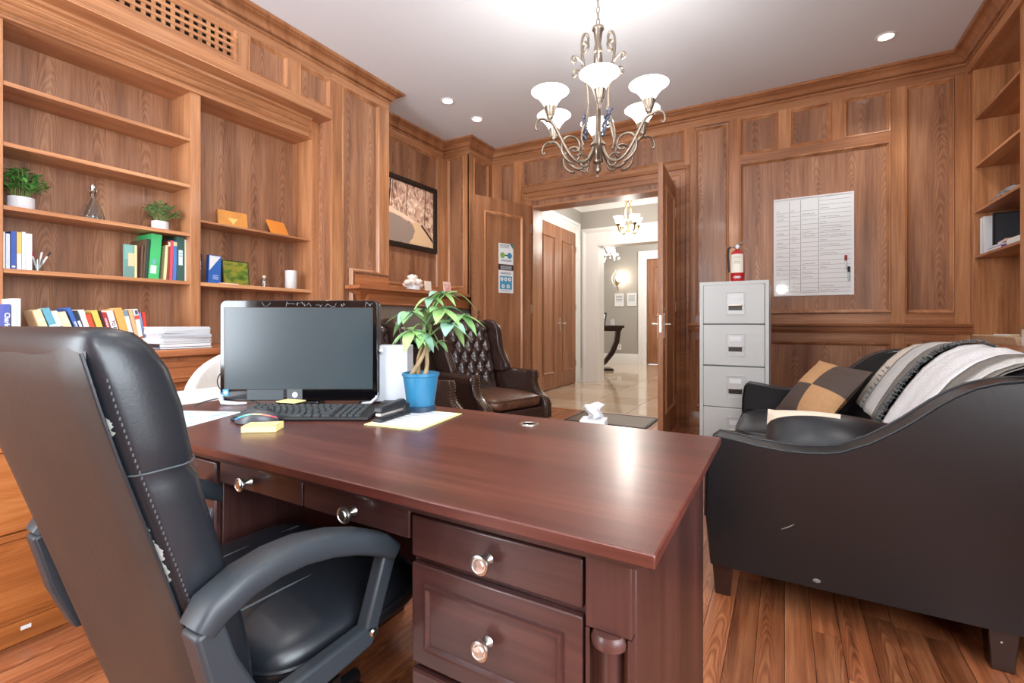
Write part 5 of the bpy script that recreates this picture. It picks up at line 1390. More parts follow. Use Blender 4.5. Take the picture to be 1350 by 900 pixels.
# local: x right, y away from camera, z up
def rrect(x0, x1, z0, z1, r, n=6):
    out = []
    for cx, cz, a0 in ((x1-r, z0+r, -pi/2), (x1-r, z1-r, 0), (x0+r, z1-r, pi/2), (x0+r, z0+r, pi)):
        for k in range(n+1): a = a0+pi/2*k/n; out.append((cx+r*cos(a), cz+r*sin(a)))
    return out
MX0, MX1, MZ0, MZ1 = -.283, .281, .012, .372
build('housing', G().prism(rrect(MX0, MX1, MZ0, MZ1, .022), lambda a, b, t: (a, t, b), .004, .045), PLASTIC, mo, bev=.004)
bz_ = build('bezel', G().prism(rrect(MX0+.001, MX1-.001, MZ0+.001, MZ1-.001, .021), lambda a, b, t: (a, t, b), -.004, .004), GLOSSB, mo, bev=.0015)
sx0, sx1, sz0, sz1 = MX0+.018, MX1-.018, .055, .344
build('screen', G().box(sx0, sx1, -.0050, -.0042, sz0, sz1), SCREEN, mo, smooth=0)
build('screen_edge', sweep_rect(lambda a, b, o: (a, -.0042-o, b), sx0-.002, sx1+.002, sz0-.002, sz1+.002, [(0, 0), (0, .0012), (.002, .0012), (.002, 0)]), DARKMETAL, mo)
build('lower_bezel_panel', G().box(-.185, -.055, -.0052, -.004, .016, .052), mat('dusty_bezel', (58, 66, 70), .35), mo, smooth=0)
lg_ = build('logo_panel', G().box(-.042, .012, -.0056, -.004, .014, .054), mat('logo_plate', (72, 76, 78), .4), mo, smooth=0)
build('logo_disc', G().lathe([(1e-5, .001), (.0095, .001), (.0098, 0)], n=24, M=Matrix.Translation((-.014, -.0056, .034)) @ Matrix.Rotation(pi/2, 4, 'X')), mat('logo_silver', (214, 220, 222), .3), lg_)
text('hp', .014, basis((-.014, -.0068, .0345), (1, 0, 0), (0, 0, 1)), mat('logo_letter', (60, 64, 66), .4), 'logo_letters', lg_, world=False, ext=.0002)
sk = build('round_sticker', G().box(-.272, -.252, -.0053, -.004, .030, .053), cmat((50, 150, 206)), mo, smooth=0, label='small blue square sticker at the lower left of the screen')
build('sticker_mark', G().lathe([(.005, .0004), (.007, .0004)], n=18, M=Matrix.Translation((-.262, -.0053, .042)) @ Matrix.Rotation(pi/2, 4, 'X')), PAPER, sk)
g = G(); rn = random.Random(8)
for (x0, x1) in ((-.132, -.10), (-.045, -.02), (-.012, .012), (.018, .045), (.06, .085), (.098, .13), (.15, .165), (.235, .262)):
    P = []; k = 7
    for q in range(k): P.append((x0+(x1-x0)*q/(k-1)+rn.uniform(-.004, .004), rn.uniform(.347, .366)))
    for p, q in zip(P, P[1:]): g.tube([(p[0], -.0045, p[1]), (q[0], -.0045, q[1])], rn.uniform(.0010, .0026), 5, flat=.3)
build('glue_smears', g, mat('dried_glue', (150, 156, 160), .7), mo, kind='stuff', label='whitish glue smears along the top bezel')
# silver foot frame and rear stand
def foot(x):
    g = G(); P = [(x, .05, .09), (x, .045, .04), (x, .02, .012), (x, -.03, .006), (x+.0, -.07, .006)]
    return g.tube(P, [.007]*5, 8)
g = G(); g.tube([(MX0+.006, .02, .05), (MX0+.004, -.005, .022), (MX0+.02, -.02, .008), (MX0+.07, -.022, .005), (MX0+.10, -.01, .005)], [.008, .009, .009, .007, .004], 10)
g.tube([(MX1-.006, .02, .05), (MX1-.004, -.005, .022), (MX1-.02, -.02, .008), (MX1-.05, -.022, .006)], [.006, .006, .006, .004], 10)
build('foot_frame', g, mat('satin_silver_plastic', (190, 194, 198), .35, .3), mo, smooth=60)
build('stand_base', G().prism([(-.075, .0), (.075, .0), (.065, .10), (-.065, .10)], lambda a, b, t: (a, b-.02, t), 0, .012), GLOSSB, mo, bev=.004)
build('stand_neck', G().box(-.05, .05, .03, .05, .01, .10), PLASTIC, mo, bev=.004)
g = G(); g.tube(bez([(MX0+.005, .03, .12), (MX0-.05, .03, .10), (MX0-.02, .0, .04), (MX0+.03, .02, .03)], 14), .0022, 6); g.tube(bez([(MX0-.06, -.05, .002), (MX0-.02, 0, .03), (MX0+.02, .03, .02), (MX0+.10, .02, .018), (MX0+.15, -.02, .004)], 16), .0022, 6)
build('cable', g, PLASTIC, mo)

kb = thing('keyboard', 'black computer keyboard in front of the screen', 'keyboard', desk_M(-.63, 1.47), RD)
kw, kd = .205, .068
g = G()._a([(-kw, -kd, 0), (kw, -kd, 0), (kw, kd, 0), (-kw, kd, 0), (-kw, -kd, .010), (kw, -kd, .010), (kw, kd, .026), (-kw, kd, .026)], [(0, 3, 2, 1), (4, 5, 6, 7), (0, 1, 5, 4), (1, 2, 6, 5), (2, 3, 7, 6), (3, 0, 4, 7)])
build('base', g, KEYM, kb, bev=.004)
slope = .016/(2*kd); kme = None
for rw in range(6):
    y = -kd+.016+rw*.0205; x = -kw+.010
    n = [1, 1, 1, 1, 1, 1][rw]
    widths = {0: [.024, .019, .019, .105, .019, .019, .024], 1: [.040]+[.0165]*10+[.040], 2: [.034]+[.0165]*11+[.028], 3: [.027]+[.0165]*12+[.018], 4: [.0165]*13+[.03], 5: [.0165]*14}[rw]
    tot = sum(widths)+.0026*(len(widths)-1); sc2 = .285/tot
    for wd in widths+['gap']+[.0165]*4:
        if wd == 'gap': x = -kw+.010+.292+.006; sc2 = 1.0; continue
        z = .010+(y+kd)*slope
        wd2 = wd*sc2
        if kme is None:
            me = bpy.data.meshes.new('key'); gg = G()._a([(0, 0, 0), (1, 0, 0), (1, 1, 0), (0, 1, 0), (.08, .08, 1), (.92, .08, 1), (.92, .92, 1), (.08, .92, 1)], [(0, 3, 2, 1), (4, 5, 6, 7), (0, 1, 5, 4), (1, 2, 6, 5), (2, 3, 7, 6), (3, 0, 4, 7)])
            me.from_pydata(gg.v, [], gg.f); me.materials.append(KEYC); kme = me
        o = bpy.data.objects.new('key', kme); COL.objects.link(o); o.parent = kb; o.location = (x, y-.008, z-.0005); o.scale = (wd2-.0022, .0155, .006); o.rotation_euler = (math.atan(slope), 0, 0)
        x += wd2+.0026*sc2
# mouse
ms = thing('computer_mouse', 'black gaming mouse with a glowing blue-to-red light strip', 'mouse', desk_M(-.745, 1.385), RD+.15)
def mouse(i, j):
    a = 2*pi*i; ph = (pi/2)*j
    x = .060*cos(a)*cos(ph)**.6; y = .034*sin(a)*cos(ph)**.6*(1-.12*cos(2*a)); z = .038*sin(ph)**.9*(1+.25*cos(a)*-.2)
    return (x, y, .002+z*(1-.35*(x/.06-.2)**2))
build('shell', G().grid(mouse, 36, 12, cu=True), mat('mouse_grey', (66, 68, 72), .35), ms, smooth=80)
for k, c in enumerate([(60, 120, 230), (70, 200, 210), (120, 220, 170), (230, 190, 120), (240, 110, 90), (210, 70, 80)]):
    a0, a1 = pi*1.08+pi*.84*k/6, pi*1.08+pi*.84*(k+1)/6
    def mp_(a): 
        i = a/(2*pi); p = mouse(i, .22+.28*sin((a-pi*1.08)/(pi*.84)*pi)); return (p[0]*1.01, p[1]*1.02, p[2]+.0005)
    build('light_strip', G().tube([mp_(a0+(a1-a0)*q/5) for q in range(6)], .0016, 6), mat('strip_%d' % k, c, .4, emis=c, es=1.2), ms)
build('mouse_wheel', G().lathe([(.006, -.003), (.008, 0), (.006, .003)], n=14, M=Matrix.Translation((.034, 0, .033)) @ Matrix.Rotation(pi/2, 4, 'X')), PLASTIC, ms)
# sticky notes
def pad(name, label, u, d, w_, dd, t, rz, z=zt, curl=0):
    r = thing(name, label, 'sticky notes', desk_M(u, d, z), RD+rz)
    build('pad', G().box(-w_/2, w_/2, -dd/2, dd/2, 0, t), YELLOW, r, bev=.0008, smooth=0)
    build('top_sheet', G().grid(lambda i, j: (-w_/2+w_*i, -dd/2+dd*j, t+.0006+curl*(i-.3)**2*max(0, i-.3)), 8, 2), YELLOW, r); return r
pad('sticky_note_pad', 'pale yellow sticky note pad on the desk below the mouse', -.675, 1.285, .088, .058, .016, .12, curl=.004)
pad('sticky_note_pad', 'pale yellow sticky note lying across the back of the keyboard', -.72, 1.545, .076, .05, .003, -.35, z=zt+.034)
# papers
def sheet(name, label, cat, pts, m_, z, t=.0008, ruled=None, group=None):
    cx = sum(p[0] for p in pts)/len(pts); cy = sum(p[1] for p in pts)/len(pts)
    r = thing(name, label, cat, (cx, cy, z), group=group)
    g = G().prism([(a-cx, b-cy) for a, b in pts], lambda a, b, q: (a, b, q), 0, t); build('sheet', g, m_, r, smooth=0)
    if ruled:
        n, m2 = ruled; A, B, C_, D = [Vector((p[0]-cx, p[1]-cy, t+.0003)) for p in pts[:4]]
        for k in range(n):
            s0, s1 = (k+.6)/(n+.6), (k+.6)/(n+.6)+.30/n
            L0, R0, L1, R1 = A.lerp(D, s0), B.lerp(C_, s0), A.lerp(D, s1), B.lerp(C_, s1)
            w0, w1 = .08, .92-.25*((k*7) % 3)/3
            build('printed_line', G()._a([L0.lerp(R0, w0), L0.lerp(R0, w1), L1.lerp(R1, w1), L1.lerp(R1, w0)], [(0, 1, 2, 3)]), m2, r, smooth=0)
    return r
LB = cmat((150, 190, 214)); LGR = cmat((176, 184, 192))
sheet('folder', 'pale yellow folder under the printed sheet near the stapler', 'folder', [(-1.04, .962), (-.853, .985), (-.893, 1.232), (-1.085, 1.21)], cmat((236, 232, 160)), zt, .002)
sheet('paper', 'white printed sheet on the yellow folder in front of the flowerpot', 'paper', [(-1.03, .985), (-.868, 1.0), (-.905, 1.222), (-1.07, 1.20)], PAPER, zt+.0022, .0008, (7, LGR))
r = sheet('paper', 'white calendar sheet with blue cells at the left end of the desk', 'paper', [(-1.55, .616), (-1.43, .66), (-1.53, .90), (-1.76, .80)], PAPER, zt, .0008)
rn = random.Random(3)
g1, g2 = G(), G()
A, B, C_, D = [Vector((a-r.location.x, b-r.location.y, .0012)) for a, b in [(-1.55, .616), (-1.43, .66), (-1.53, .90), (-1.76, .80)]]
for i in range(5):
    for j in range(8):
        s, t = .08+.17*i, .06+.11*j; q = [A.lerp(B, a).lerp(D.lerp(C_, a), b) for a, b in ((s, t), (s+.13, t), (s+.13, t+.07), (s, t+.07))]
        (g1 if rn.random() < .45 else g2)._a(q, [(0, 1, 2, 3)])
build('blue_cells', g1, LB, r, smooth=0, kind='stuff'); build('grey_cells', g2, cmat((214, 220, 226)), r, smooth=0, kind='stuff')
# stapler
stp = thing('stapler', 'black and silver stapler lying open on the papers beside the keyboard', 'stapler', (-1.03, 1.065, zt+.0032), RD+radians(68))
build('base', G().box(-.075, .075, -.016, .016, 0, .010), PLASTIC, stp, bev=.003)
build('magazine', G().box(-.07, .065, -.009, .009, .016, .026), SILVER, stp, bev=.002)
build('arm', G()._a([(-.075, -.014, .028), (.06, -.014, .030), (.06, .014, .030), (-.075, .014, .028), (-.07, -.012, .042), (.05, -.010, .052), (.05, .010, .052), (-.07, .012, .042)], [(0, 3, 2, 1), (4, 5, 6, 7), (0, 1, 5, 4), (1, 2, 6, 5), (2, 3, 7, 6), (3, 0, 4, 7)]), PLASTIC, stp, bev=.003)
build('hinge_block', G().box(.045, .072, -.013, .013, .006, .036), PLASTIC, stp, bev=.002)
# a black tape / card block beside the tower
bt = thing('desk_organiser', 'low black desk tray between the white tower and the stapler', 'tray', (-1.115, 1.175, zt), RD)
build('body', G().box(-.05, .05, -.02, .02, .003, .032), PLASTIC, bt, bev=.004)
# white tower
tw = thing('white_tower_box', 'tall white box with a silver knob standing between the screen and the flowerpot', 'box', (-1.262, 1.262, zt), RD)
build('body', G().box(-.085, .085, -.0, .10, 0, .208), mat('cool_white_plastic', (206, 214, 222), .4), tw, bev=.003)
build('base_plate', G().box(-.09, .09, -.004, .10, 0, .006), DARKMETAL, tw)
build('knob', G().lathe([(.006, 0), (.006, .006), (.010, .009), (.010, .014), (1e-5, .017)], n=16, M=Matrix.Translation((-.012, 0, .190)) @ Matrix.Rotation(pi/2, 4, 'X')), SILVER, tw)
# money tree in the blue pot
mtz = thing('potted_money_tree', 'braided-trunk leafy plant in a blue pot on the desk', 'plant', (-1.040, 1.205, zt+.003))
build('saucer', G().lathe([(.044, 0), (.050, .002), (.050, .016), (.046, .018), (1e-5, .014)], n=28), DKBLUE, mtz, smooth=50)
build('pot', G().lathe([(.042, .010), (.044, .013), (.0575, .112), (.0610, .114), (.0615, .124), (.0575, .125), (.0545, .110), (1e-5, .106)], n=32), BLUEPOT, mtz, smooth=40)
build('soil', G().lathe([(.0545, .111), (1e-5, .113)], n=24), SOIL, mtz)
g = G(); g2 = G()
for k in range(3):
    a0 = 2*pi*k/3; pts = []
    for q in range(14): t = q/13; a = a0+t*1.6; rr = .024*(1-.72*t)+.003; pts.append((rr*cos(a)-.012+.030*t, rr*sin(a), .108+.10*t))
    g.tube(pts, [.0085-.0028*q/13 for q in range(14)], 8)
    p = pts[-1]; pts2 = [p]; 
    for q in range(1, 7): t = q/6; pts2.append((p[0]+(.012*cos(a0))*t+.006*t, p[1]+(.012*sin(a0))*t, p[2]+.075*t))
    g2.tube(pts2, [.0055-.0015*q/6 for q in range(7)], 8)
build('braided_trunk', g, TRUNK, mtz, smooth=60); build('stems', g2, STEMG, mtz, smooth=60)
RV = Vector((cos(RD), sin(RD), 0)); FV = Vector((-sin(RD), cos(RD), 0)); UV = Vector((0, 0, 1))
def leafblade(base_, d, nrm, L_, W_, droop):
    g = G(); d = d.normalized(); s = d.cross(nrm).normalized(); up = s.cross(d).normalized()
    if up.z < 0: up = -up
    vs = []; n = 8
    for k in range(n+1):
        t = k/n; w_ = W_*(sin(pi*min(1, t**.8))**.9)*(1 if 0 < k < n else .05)+.0004
        c = base_+d*(L_*t)-UV*(droop*L_*t*t)
        vs += [tuple(c-s*w_+up*(w_*.28)), tuple(c-s*w_*.5+up*(w_*.08)), tuple(c), tuple(c+s*w_*.5+up*(w_*.08)), tuple(c+s*w_+up*(w_*.28))]
    fs = []
    for k in range(n):
        for q in range(4): a = k*5+q; fs.append((a, a+1, a+6, a+5))
    g._a(vs, fs); return g
clusters = [ # screen-like offsets in metres right, up(from pot base), toward viewer ; size ; count
 (-.075, .335, .02, .075, 6), (-.03, .345, -.03, .07, 5), (-.06, .275, .04, .07, 6), (-.02, .265, .05, .065, 4), (.045, .345, .03, .08, 6), (.075, .30, .05, .085, 6), (.105, .325, -.01, .08, 6), (.035, .40, -.02, .07, 4), (.02, .235, -.04, .05, 3), (-.005, .385, -.03, .06, 4)]
rn = random.Random(12); gst = G(); li = 0
for (r_, u_, f_, sz, cnt) in clusters:
    tip = RV*(r_*.9+.034)-FV*f_+UV*(u_-.012); st_ = Vector((.015, 0, .275))
    gst.tube(bez([st_, (st_+tip)/2+UV*.03, tip], 8), .0018, 6)
    cnt += 1
    for k in range(cnt):
        a = 2*pi*k/cnt+rn.uniform(-.35, .35); out = Vector((cos(a), sin(a), 0))
        d = out+UV*rn.uniform(-.6, .35)+(-FV)*.25
        g = leafblade(tip, d, UV, sz*rn.uniform(.8, 1.12), sz*.235*rn.uniform(.9, 1.15), rn.uniform(.25, .6))
        build('leaf', g, (LEAF, LEAF2, LEAF3)[li % 3], mtz, smooth=70); li += 1
# one long stray shoot to the right
gst.tube(bez([(.03, .01, .29), RV*.06+UV*.40, RV*.12+UV*.39], 8), .0018, 6)
for d_, p_ in ((RV*1-UV*.35, RV*.115+UV*.388), (RV*.8+UV*.1, RV*.06+UV*.385)): build('leaf', leafblade(p_, d_, UV, .075, .009, .5), LEAF2, mtz, smooth=70)
build('leaf_stalks', gst, STEMG, mtz, smooth=60)

# tissue box on the low table hidden behind the desk
tb = thing('side_table', 'low dark wooden side table just behind the desk', 'table', (-.92, 2.26, 0))
tbx = G().box(-.20, .20, -.20, .20, .435, .46); build('table_top', tbx, DARKWOOD, tb, bev=.004)
for sx in (-1, 1):
    for sy in (-1, 1): build('leg', G().box(sx*.18-.018, sx*.18+.018, sy*.18-.018, sy*.18+.018, 0, .435), DARKWOOD, tb)
# ================================================================ LEFT END: white table, white chair, credenza
wt = thing('white_side_table', 'plain white table top adjoining the left end of the desk', 'table', (-2.09, 1.03, 0))
build('table_top', G().box(-.20, .20, -.19, .19, .715, .735), mat('white_laminate', (236, 238, 242), .3), wt, bev=.003)
for sx in (-1, 1):
    for sy in (-1, 1): build('leg', G().tube([(sx*.17, sy*.16, 0), (sx*.17, sy*.16, .715)], .014, 10), mat('white_leg', (220, 222, 226), .4), wt)
wc = thing('white_tub_chair', 'off-white fabric tub chair behind the left end of the desk', 'chair', (-2.52, 1.50, 0), radians(30))
def tub(i, j):
    a = radians(-20)+radians(220)*i; z = .30+.60*j
    top = .90-.22*(abs(i-.5)*2)**2.2; z = .30+(top-.30)*j
    rr = .27+.025*j
    return (rr*cos(a), rr*.92*sin(a), z)
g = G().grid(tub, 30, 10); o = build('shell_back', g, FABW, wc, smooth=80)
md = o.modifiers.new('t', 'SOLIDIFY'); md.thickness = .06; md.offset = -1; md = o.modifiers.new('b', 'BEVEL'); md.width = .022; md.segments = 3
build('seat', cushion(-.23, .23, -.26, .20, .32, .45, 5, .02), FABW, wc, smooth=80)
build('shell_base', G().lathe([(.20, .2), (.26, .32), (.1, .33)], n=24), FABW, wc)
for k in range(4): a = pi/4+pi/2*k; build('leg', G().tube([(.12*cos(a), .12*sin(a), .3), (.22*cos(a), .22*sin(a), 0)], [.014, .009], 8), W_MTZ, wc)
cr_ = thing('credenza', 'orange-brown wooden drawer credenza at the far left behind the office chair', 'cabinet', (-2.36, 0, 0))
bx('body', (-2.60, -2.15, -.75, .74, .06, .735), W_OAK, cr_, bev=.003); bx('top', (-2.62, -2.12, -.77, .75, .735, .765), W_OAK, cr_, bev=.004)
bx('plinth', (-2.60, -2.135, -.75, .745, 0, .068), W_OAK, cr_, bev=.004)
FCR = frame_fn('x', -2.15, 1)
for a, b in ((-.74, -.01), (.0, .73)):
    for z0, z1 in ((.085, .335), (.360, .620), (.645, .725)): build('drawer', fbox(FCR, a+.008, b-.008, z0, z1, 0, .014), W_OAK, cr_, world=True, bev=.003)
for z in (.347, .632): build('rail_strip', fbox(FCR, -.74, .73, z-.010, z+.010, 0, .022), W_OAK, cr_, world=True, bev=.003)
build('chipped_spot', fbox(FCR, .535, .56, .040, .052, .015, .0165), PAPER, cr_, world=True, smooth=0)
tag(build('power_cable', G().tube(bez([(-1.72, .12, .006), (-1.62, .30, .006), (-1.55, .46, .006), (-1.25, .62, .006), (-1.1, .8, .006)], 24), .005, 8), PLASTIC, smooth=60), 'black power cable curving over the floor planks left of the office chair', 'cable')

# ================================================================ RIGHT BOOKCASE ITEMS
for (y, t, lb) in ((4.928, .020, 'tall white binder against the end of the right bookcase, the left one'), (4.868, .040, 'tall wide white binder, right one beside the picture frame')):
    r = thing('ring_binder', lb, 'binder', (1.30, y, 1.5505), group='white binders on the right bookcase shelf')
    build('cover', G().box(0, .27, 0, t, 0, .285), PAPER, r, bev=.003); build('pages', G().box(.002, .268, .004, t-.004, .285-.006, .282), CREAM, r)
r = thing('picture_frame', 'dark charcoal panel frame leaning behind papers in the right bookcase', 'picture', (1.47, 4.81, 1.5505))
build('panel', G().box(-.135, .135, 0, .015, 0, .295), mat('charcoal_panel', (58, 62, 66), .4), r, bev=.002); build('edge', sweep_rect(lambda a, b, o: (a, -o, b), -.135, .135, 0, .295, [(0, 0), (0, .004), (.010, .004), (.010, 0)]), PLASTIC, r)
def lying(name, label, cat, x, y, z, d, w_, t, m_, rz=0, tilt=0, group=None):
    r = thing(name, label, cat, (x, y, z), group=group, rot=(tilt, 0, rz)); build('cover', G().box(-d/2, d/2, -w_/2, w_/2, 0, t), m_, r, bev=.001, smooth=0)
    build('pages', G().box(-d/2-.0006, d/2-.003, -w_/2+.003, w_/2-.003, t*.15, t*.85), PAPER, r, smooth=0)
lying('book', 'purple and white book lying at the bottom of the pile in the right bookcase', 'book', 1.385, 4.66, 1.5505, .17, .25, .026, cmat((110, 76, 160)))
lying('book', 'white booklet lying on the purple book', 'book', 1.39, 4.61, 1.577, .16, .20, .014, PAPERG, .1)
lying('book', 'salmon pink booklet on top of the purple pile', 'book', 1.39, 4.57, 1.5915, .15, .22, .018, cmat((224, 160, 132)), -.1)
lying('book', 'cream hardback resting tilted near the upright of the right bookcase', 'book', 1.385, 4.33, 1.5515, .17, .20, .045, CREAM, .05, 0)
g = G(); rn = random.Random(6)
for k in range(9):
    w_ = rn.uniform(.10, .16); g.grid(lambda i, j, k=k, w_=w_: (-.08+.17*i+.004*k, -w_+2*w_*j, .002+.006*k+.012*sin(i*5+k)*sin(j*4+k*.7)+.012), 8, 8, M=Matrix.Rotation(rn.uniform(-.4, .4), 4, 'Z'))
r = thing('crumpled_papers', 'loose curled white papers on the third shelf of the right bookcase', 'papers', (1.39, 4.55, 1.901)); o = build('sheets', g, PAPERG, r, smooth=80); md = o.modifiers.new('t', 'SOLIDIFY'); md.thickness = .001
lying('book', 'thin tan booklet lying near the upright on the third shelf of the right bookcase', 'book', 1.37, 4.27, 1.901, .14, .18, .016, cmat((190, 140, 104)))
# basket of papers on the counter
bk = thing('paper_tray', 'woven-look pale tray of newspapers on the right counter', 'tray', (1.33, 4.33, .894))
BK = mat('pale_wicker', (206, 180, 146), .8, noise=.25, nscale=90)
build('tray', sweep_rect(lambda a, b, o: (a, b, o), -.12, .19, -.36, .36, [(0, .0), (-.02, .05), (-.012, .054), (.0, .05), (.012, .0)]), BK, bk); build('base', G().box(-.12, .19, -.36, .36, .0, .008), BK, bk)
g = G()
for k in range(7): g.box(-.09, .16, -.31, .31, .008+.005*k, .012+.005*k, M=Matrix.Rotation(rn.uniform(-.04, .04), 4, 'Z'))
build('newspapers', g, mat('newsprint', (214, 196, 176), .8, noise=.2, nscale=60), bk, smooth=0)
lying('notebook', 'small cream notepad lying on the newspapers in the tray', 'notebook', 1.33, 4.45, .9445, .12, .14, .012, CREAM, .3)
r = thing('potted_plant', 'small green plant in a square white pot at the right edge of the counter', 'plant', (1.28, 3.90, .8935))
build('pot', G().prism(rrect(-.06, .06, -.06, .06, .012), lambda a, b, t: (a, b, t), .0, .10), POTW, r, bev=.003)
gl = G(); gs = G()
for k in range(60):
    a = rn.uniform(0, 2*pi); e = rn.uniform(0, 1); p = Vector((cos(a)*.05*e, sin(a)*.05*e, .10)); leafquad(gl, p, (cos(a), sin(a), 1.5-e), .045, .008, .2)
build('leaves', gl, HERB, r, kind='stuff', smooth=0); build('soil', G().box(-.05, .05, -.05, .05, .098, .101), SOIL, r)

# ================================================================ FLOOR MAT
mtt = thing('door_mat', 'dark brown doormat on the planks in front of the open double doors', 'doormat', (-1.6, 4.92, 0))
build('mat', G().box(-.43, .43, -.29, .29, .001, .009), mat('dark_brown_mat', (100, 80, 66), .45), mtt, bev=.003)
build('mat_border', sweep_rect(lambda a, b, o: (a, b, o), -.43, .43, -.29, .29, [(0, .001), (0, .0105), (.03, .0105), (.03, .009)]), mat('mat_border', (58, 46, 40), .6), mtt)
tis = thing('tissue_box', 'white tissue box with a tissue pulled up behind the desk edge', 'tissue box', (-.835, 2.28, .4605), radians(12))
build('carton', G().box(-.062, .062, -.062, .062, 0, .088), mat('carton_white', (228, 228, 230), .6), tis, bev=.002)
build('slot', G().lathe([(1e-5, .0008), (.035, .0006)], (0, 0, .0885), 20, ), PAPERG, tis)
def tf(i, j): return ((i-.5)*(.07+.03*j)+.012*sin(j*7), .022*sin(i*9+j*3)*(1-.3*j), .088+.085*j*(1-.25*abs(i-.65)))
o = build('tissue', G().grid(tf, 14, 8), PAPER, tis, smooth=80); md = o.modifiers.new('t', 'SOLIDIFY'); md.thickness = .001

# ================================================================ HALL OBJECTS
hcn = thing('hall_chandelier', 'small brass chandelier with lit bell shades seen through the doorway', 'chandelier', (-1.968, 6.8, 2.33))
build('rod', G().tube([(0, 0, .81), (0, 0, .5)], .006, 6), BRASSY, hcn)
build('canopy', G().lathe([(.06, .81), (.05, .78), (.01, .77)], n=20), BRASSY, hcn)
build('column', G().lathe([(1e-5, 0), (.02, .015), (.03, .04), (.014, .08), (.012, .16), (.022, .18), (.01, .2)], n=14), BRASSY, hcn)
for k in range(4):
    a = pi/2*k+.35+RD; M = Matrix.Rotation(a, 4, 'Z')
    am = build('arm', G().tube(bez([(0, 0, .07), (.09, 0, -.02), (.165, 0, .0), (.165, 0, .10)], 12), .009, 8, M=M).tube(bez([(0, 0, .18), (.07, 0, .20), (.09, 0, .34), (.03, 0, .42), (0, 0, .50)], 14), .006, 6, M=M).tube(bez([(.0, 0, .44), (.07, 0, .46), (.08, 0, .52), (.04, 0, .50)], 10), .006, 6, M=M), BRASSY, hcn)
    build('shade_holder', G().lathe([(.012, .09), (.028, .115), (.03, .13)], (.165, 0, 0), 12, M), BRASSY, am)
    build('shade', G().lathe([(.026, .12), (.04, .16), (.055, .205), (.075, .235), (.072, .235), (.05, .205), (.036, .16), (.022, .13)], (.165, 0, 0), 18, M), SHADE, am)
light('POINT', 'hall_chandelier_glow', (-1.968, 6.8, 2.62), 34, (1, .95, .88), .12)
light('POINT', 'hall_chandelier_glow', (-1.968, 6.8, 2.25), 14, (1, .95, .88), .12)
fch = thing('crystal_chandelier', 'sparkling crystal chandelier in the far room past the hall opening', 'chandelier', (-3.36, 9.9, 2.42))
FCX = Vector((0, 0, 0)); g = G(); rn = random.Random(21)
build('rod', G().tube([(0, 0, .87), (0, 0, .3)], .006, 6), SILVER, fch)
build('frame', G().tube([(.2*cos(a), .2*sin(a), .12) for a in [2*pi*k/24 for k in range(24)]], .006, 6, closed=True).tube([(.1*cos(a), .1*sin(a), .3) for a in [2*pi*k/24 for k in range(24)]], .005, 6, closed=True), SILVER, fch)
for k in range(110):
    t = rn.random(); R_ = .25*(1-t)+.06; a = rn.uniform(0, 2*pi); g.ball((R_*cos(a), R_*sin(a), .0+.36*t+rn.uniform(-.03, .03)), .014, 5, 3, (1, 1, 1.5))
build('crystals', g, CRYSTAL, fch, kind='stuff', smooth=0)
for k in range(6): a = 2*pi*k/6; build('candle_bulb', G().ball((.19*cos(a), .19*sin(a), .19), .022, 8, 6, (1, 1, 1.6)), BULB, fch)
light('POINT', 'crystal_chandelier_glow', (-3.3, 9.8, 2.2), 22, (1, .95, .88), .2)
light('POINT', 'far_room_glow', (-2.0, 10.6, 2.7), 62, (1, .96, .9), .3)
sn = thing('wall_sconce', 'lit crystal wall sconce on the far grey wall', 'wall lamp', (-3.73, 11.99, 2.13))
build('back_plate', G().ball((0, 0, -.02), .07, 10, 6, (1, .3, 1.6)), BRASSY, sn)
build('arm', G().tube([(0, 0, -.25), (0, -.06, -.14), (0, -.08, -.02)], .012, 8), BRASSY, sn)
for s in (-1, 1): build('glass_panel', G().grid(lambda i, j: (s*(.03+.10*sin(pi*j)), -.09-.03*i, -.16+.42*j), 2, 10), CRYSTAL if s > 0 else mat('pale_crystal', (232, 222, 206), .2), sn)
build('bulb', G().ball((.02, -.07, .05), .04, 10, 6, (1, 1, 2)), BULB, sn)
light('POINT', 'sconce_glow', (-3.60, 11.86, 2.2), 5, (1, .86, .66), .05)
for x, lb in ((-3.70, 'left of the two small framed notices under the far sconce'), (-3.375, 'right of the two small framed notices under the far sconce')):
    r = thing('framed_notice', lb, 'picture', (x, 11.99, 1.48)); F_ = lambda a, b, o: (a, -o, b)
    build('sheet', G().box(-.11, .11, -.008, .005, 0, .31), PAPER, r, smooth=0); build('frame', sweep_rect(F_, -.12, .12, -.01, .32, [(0, 0), (0, .014), (.02, .014), (.02, 0)]), WHITE, r)
    for z in (.24, .20, .16, .12): build('printed_line', G().box(-.08, .08, -.0095, -.008, z, z+.012), INK, r, smooth=0)
cs = thing('console_table', 'dark wooden console table with curved legs in the far room', 'table', (-3.40, 10.1, 0))
xr = Vector((cos(RD), sin(RD)))
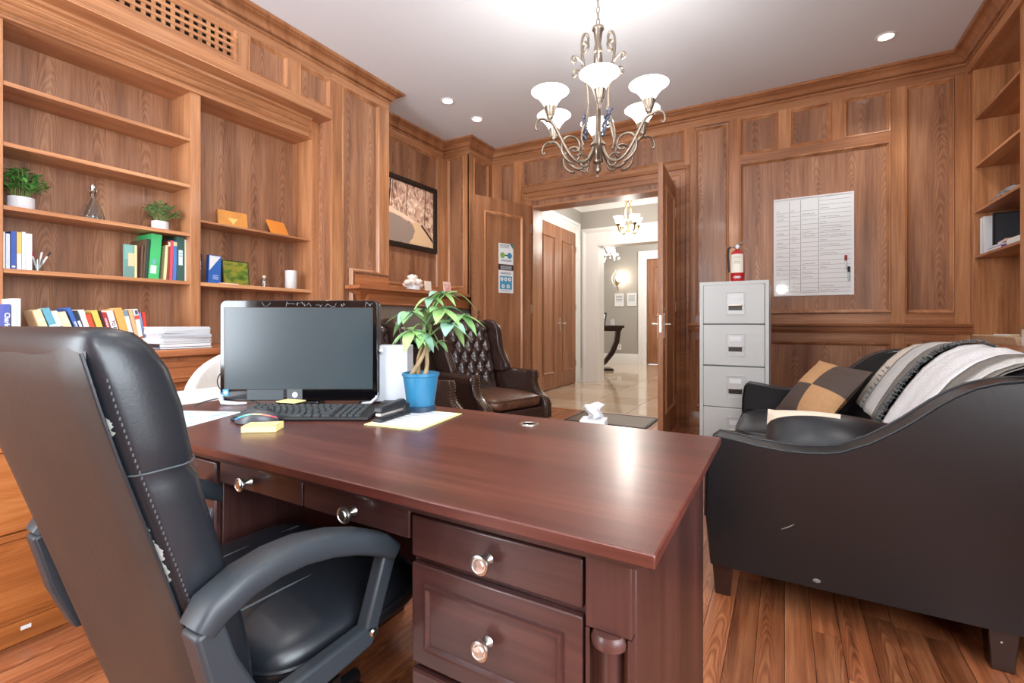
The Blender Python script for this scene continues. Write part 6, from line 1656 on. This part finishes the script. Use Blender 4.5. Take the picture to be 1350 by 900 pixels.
def cF(a, b, t): return (xr.x*a-xr.y*t, xr.y*a+xr.x*t, b)
build('table_top', G().prism([(-.34, .93), (.34, .93), (.34, .985), (-.34, .985)], cF, -.22, .22), DARKWOOD, cs, bev=.006)
build('apron', G().prism([(-.28, .86), (.28, .86), (.31, .93), (-.31, .93)], cF, -.18, .18), DARKWOOD, cs, bev=.006)
for t0, t1 in ((-.06, .06),):
    build('leg', G().prism([(.20, .87), (.30, .87), (.27, .62), (.16, .36), (0, .16), (-.12, .05), (-.22, .05), (-.06, .22), (.08, .42), (.17, .64)], cF, t0, t1), DARKWOOD, cs, bev=.004)
    build('leg', G().prism([(-.28, .87), (-.18, .87), (-.185, .62), (-.21, .36), (-.25, .05), (-.33, .05), (-.30, .36), (-.28, .62)], cF, t0, t1), DARKWOOD, cs, bev=.004)
build('base', G().prism([(-.36, 0), (.12, 0), (.10, .05), (-.36, .06)], cF, -.20, .20), DARKWOOD, cs, bev=.006)
r = thing('picture_frame', 'small black photo frame leaning on the far console table', 'picture', (-3.50, 10.02, .986), RD, rot=(radians(-12), radians(10), RD)); build('frame', G().box(-.09, .09, 0, .012, 0, .30), PLASTIC, r); build('photograph', G().box(-.06, .06, -.002, 0, .03, .13), PAPER, r); build('photograph', G().box(-.06, .06, -.002, 0, .15, .26), PAPER, r)
r = thing('candle', 'small white candle beside the photo frame on the console', 'candle', (-3.28, 10.12, .986)); build('wax', G().lathe([(.05, 0), (.05, .14), (1e-5, .14)], n=14), POTW, r)
sw = thing('light_switch', 'white light switch on the grey hall wall by the closet doors', 'switch', (-3.168, 7.93, 1.15)); build('plate', G().box(0, .008, -.04, .04, -.06, .06), WHITE, sw, bev=.002); build('rocker', G().box(.008, .012, -.015, .015, -.03, .03), WHITE, sw)
so = thing('wall_outlet', 'white wall outlet low on the far grey wall', 'outlet', (-3.70, 11.998, .42)); build('plate', G().box(-.05, .05, -.008, 0, -.07, .07), WHITE, so, bev=.002); build('socket', G().box(-.02, .02, -.010, -.008, -.04, .04), PAPERG, so)
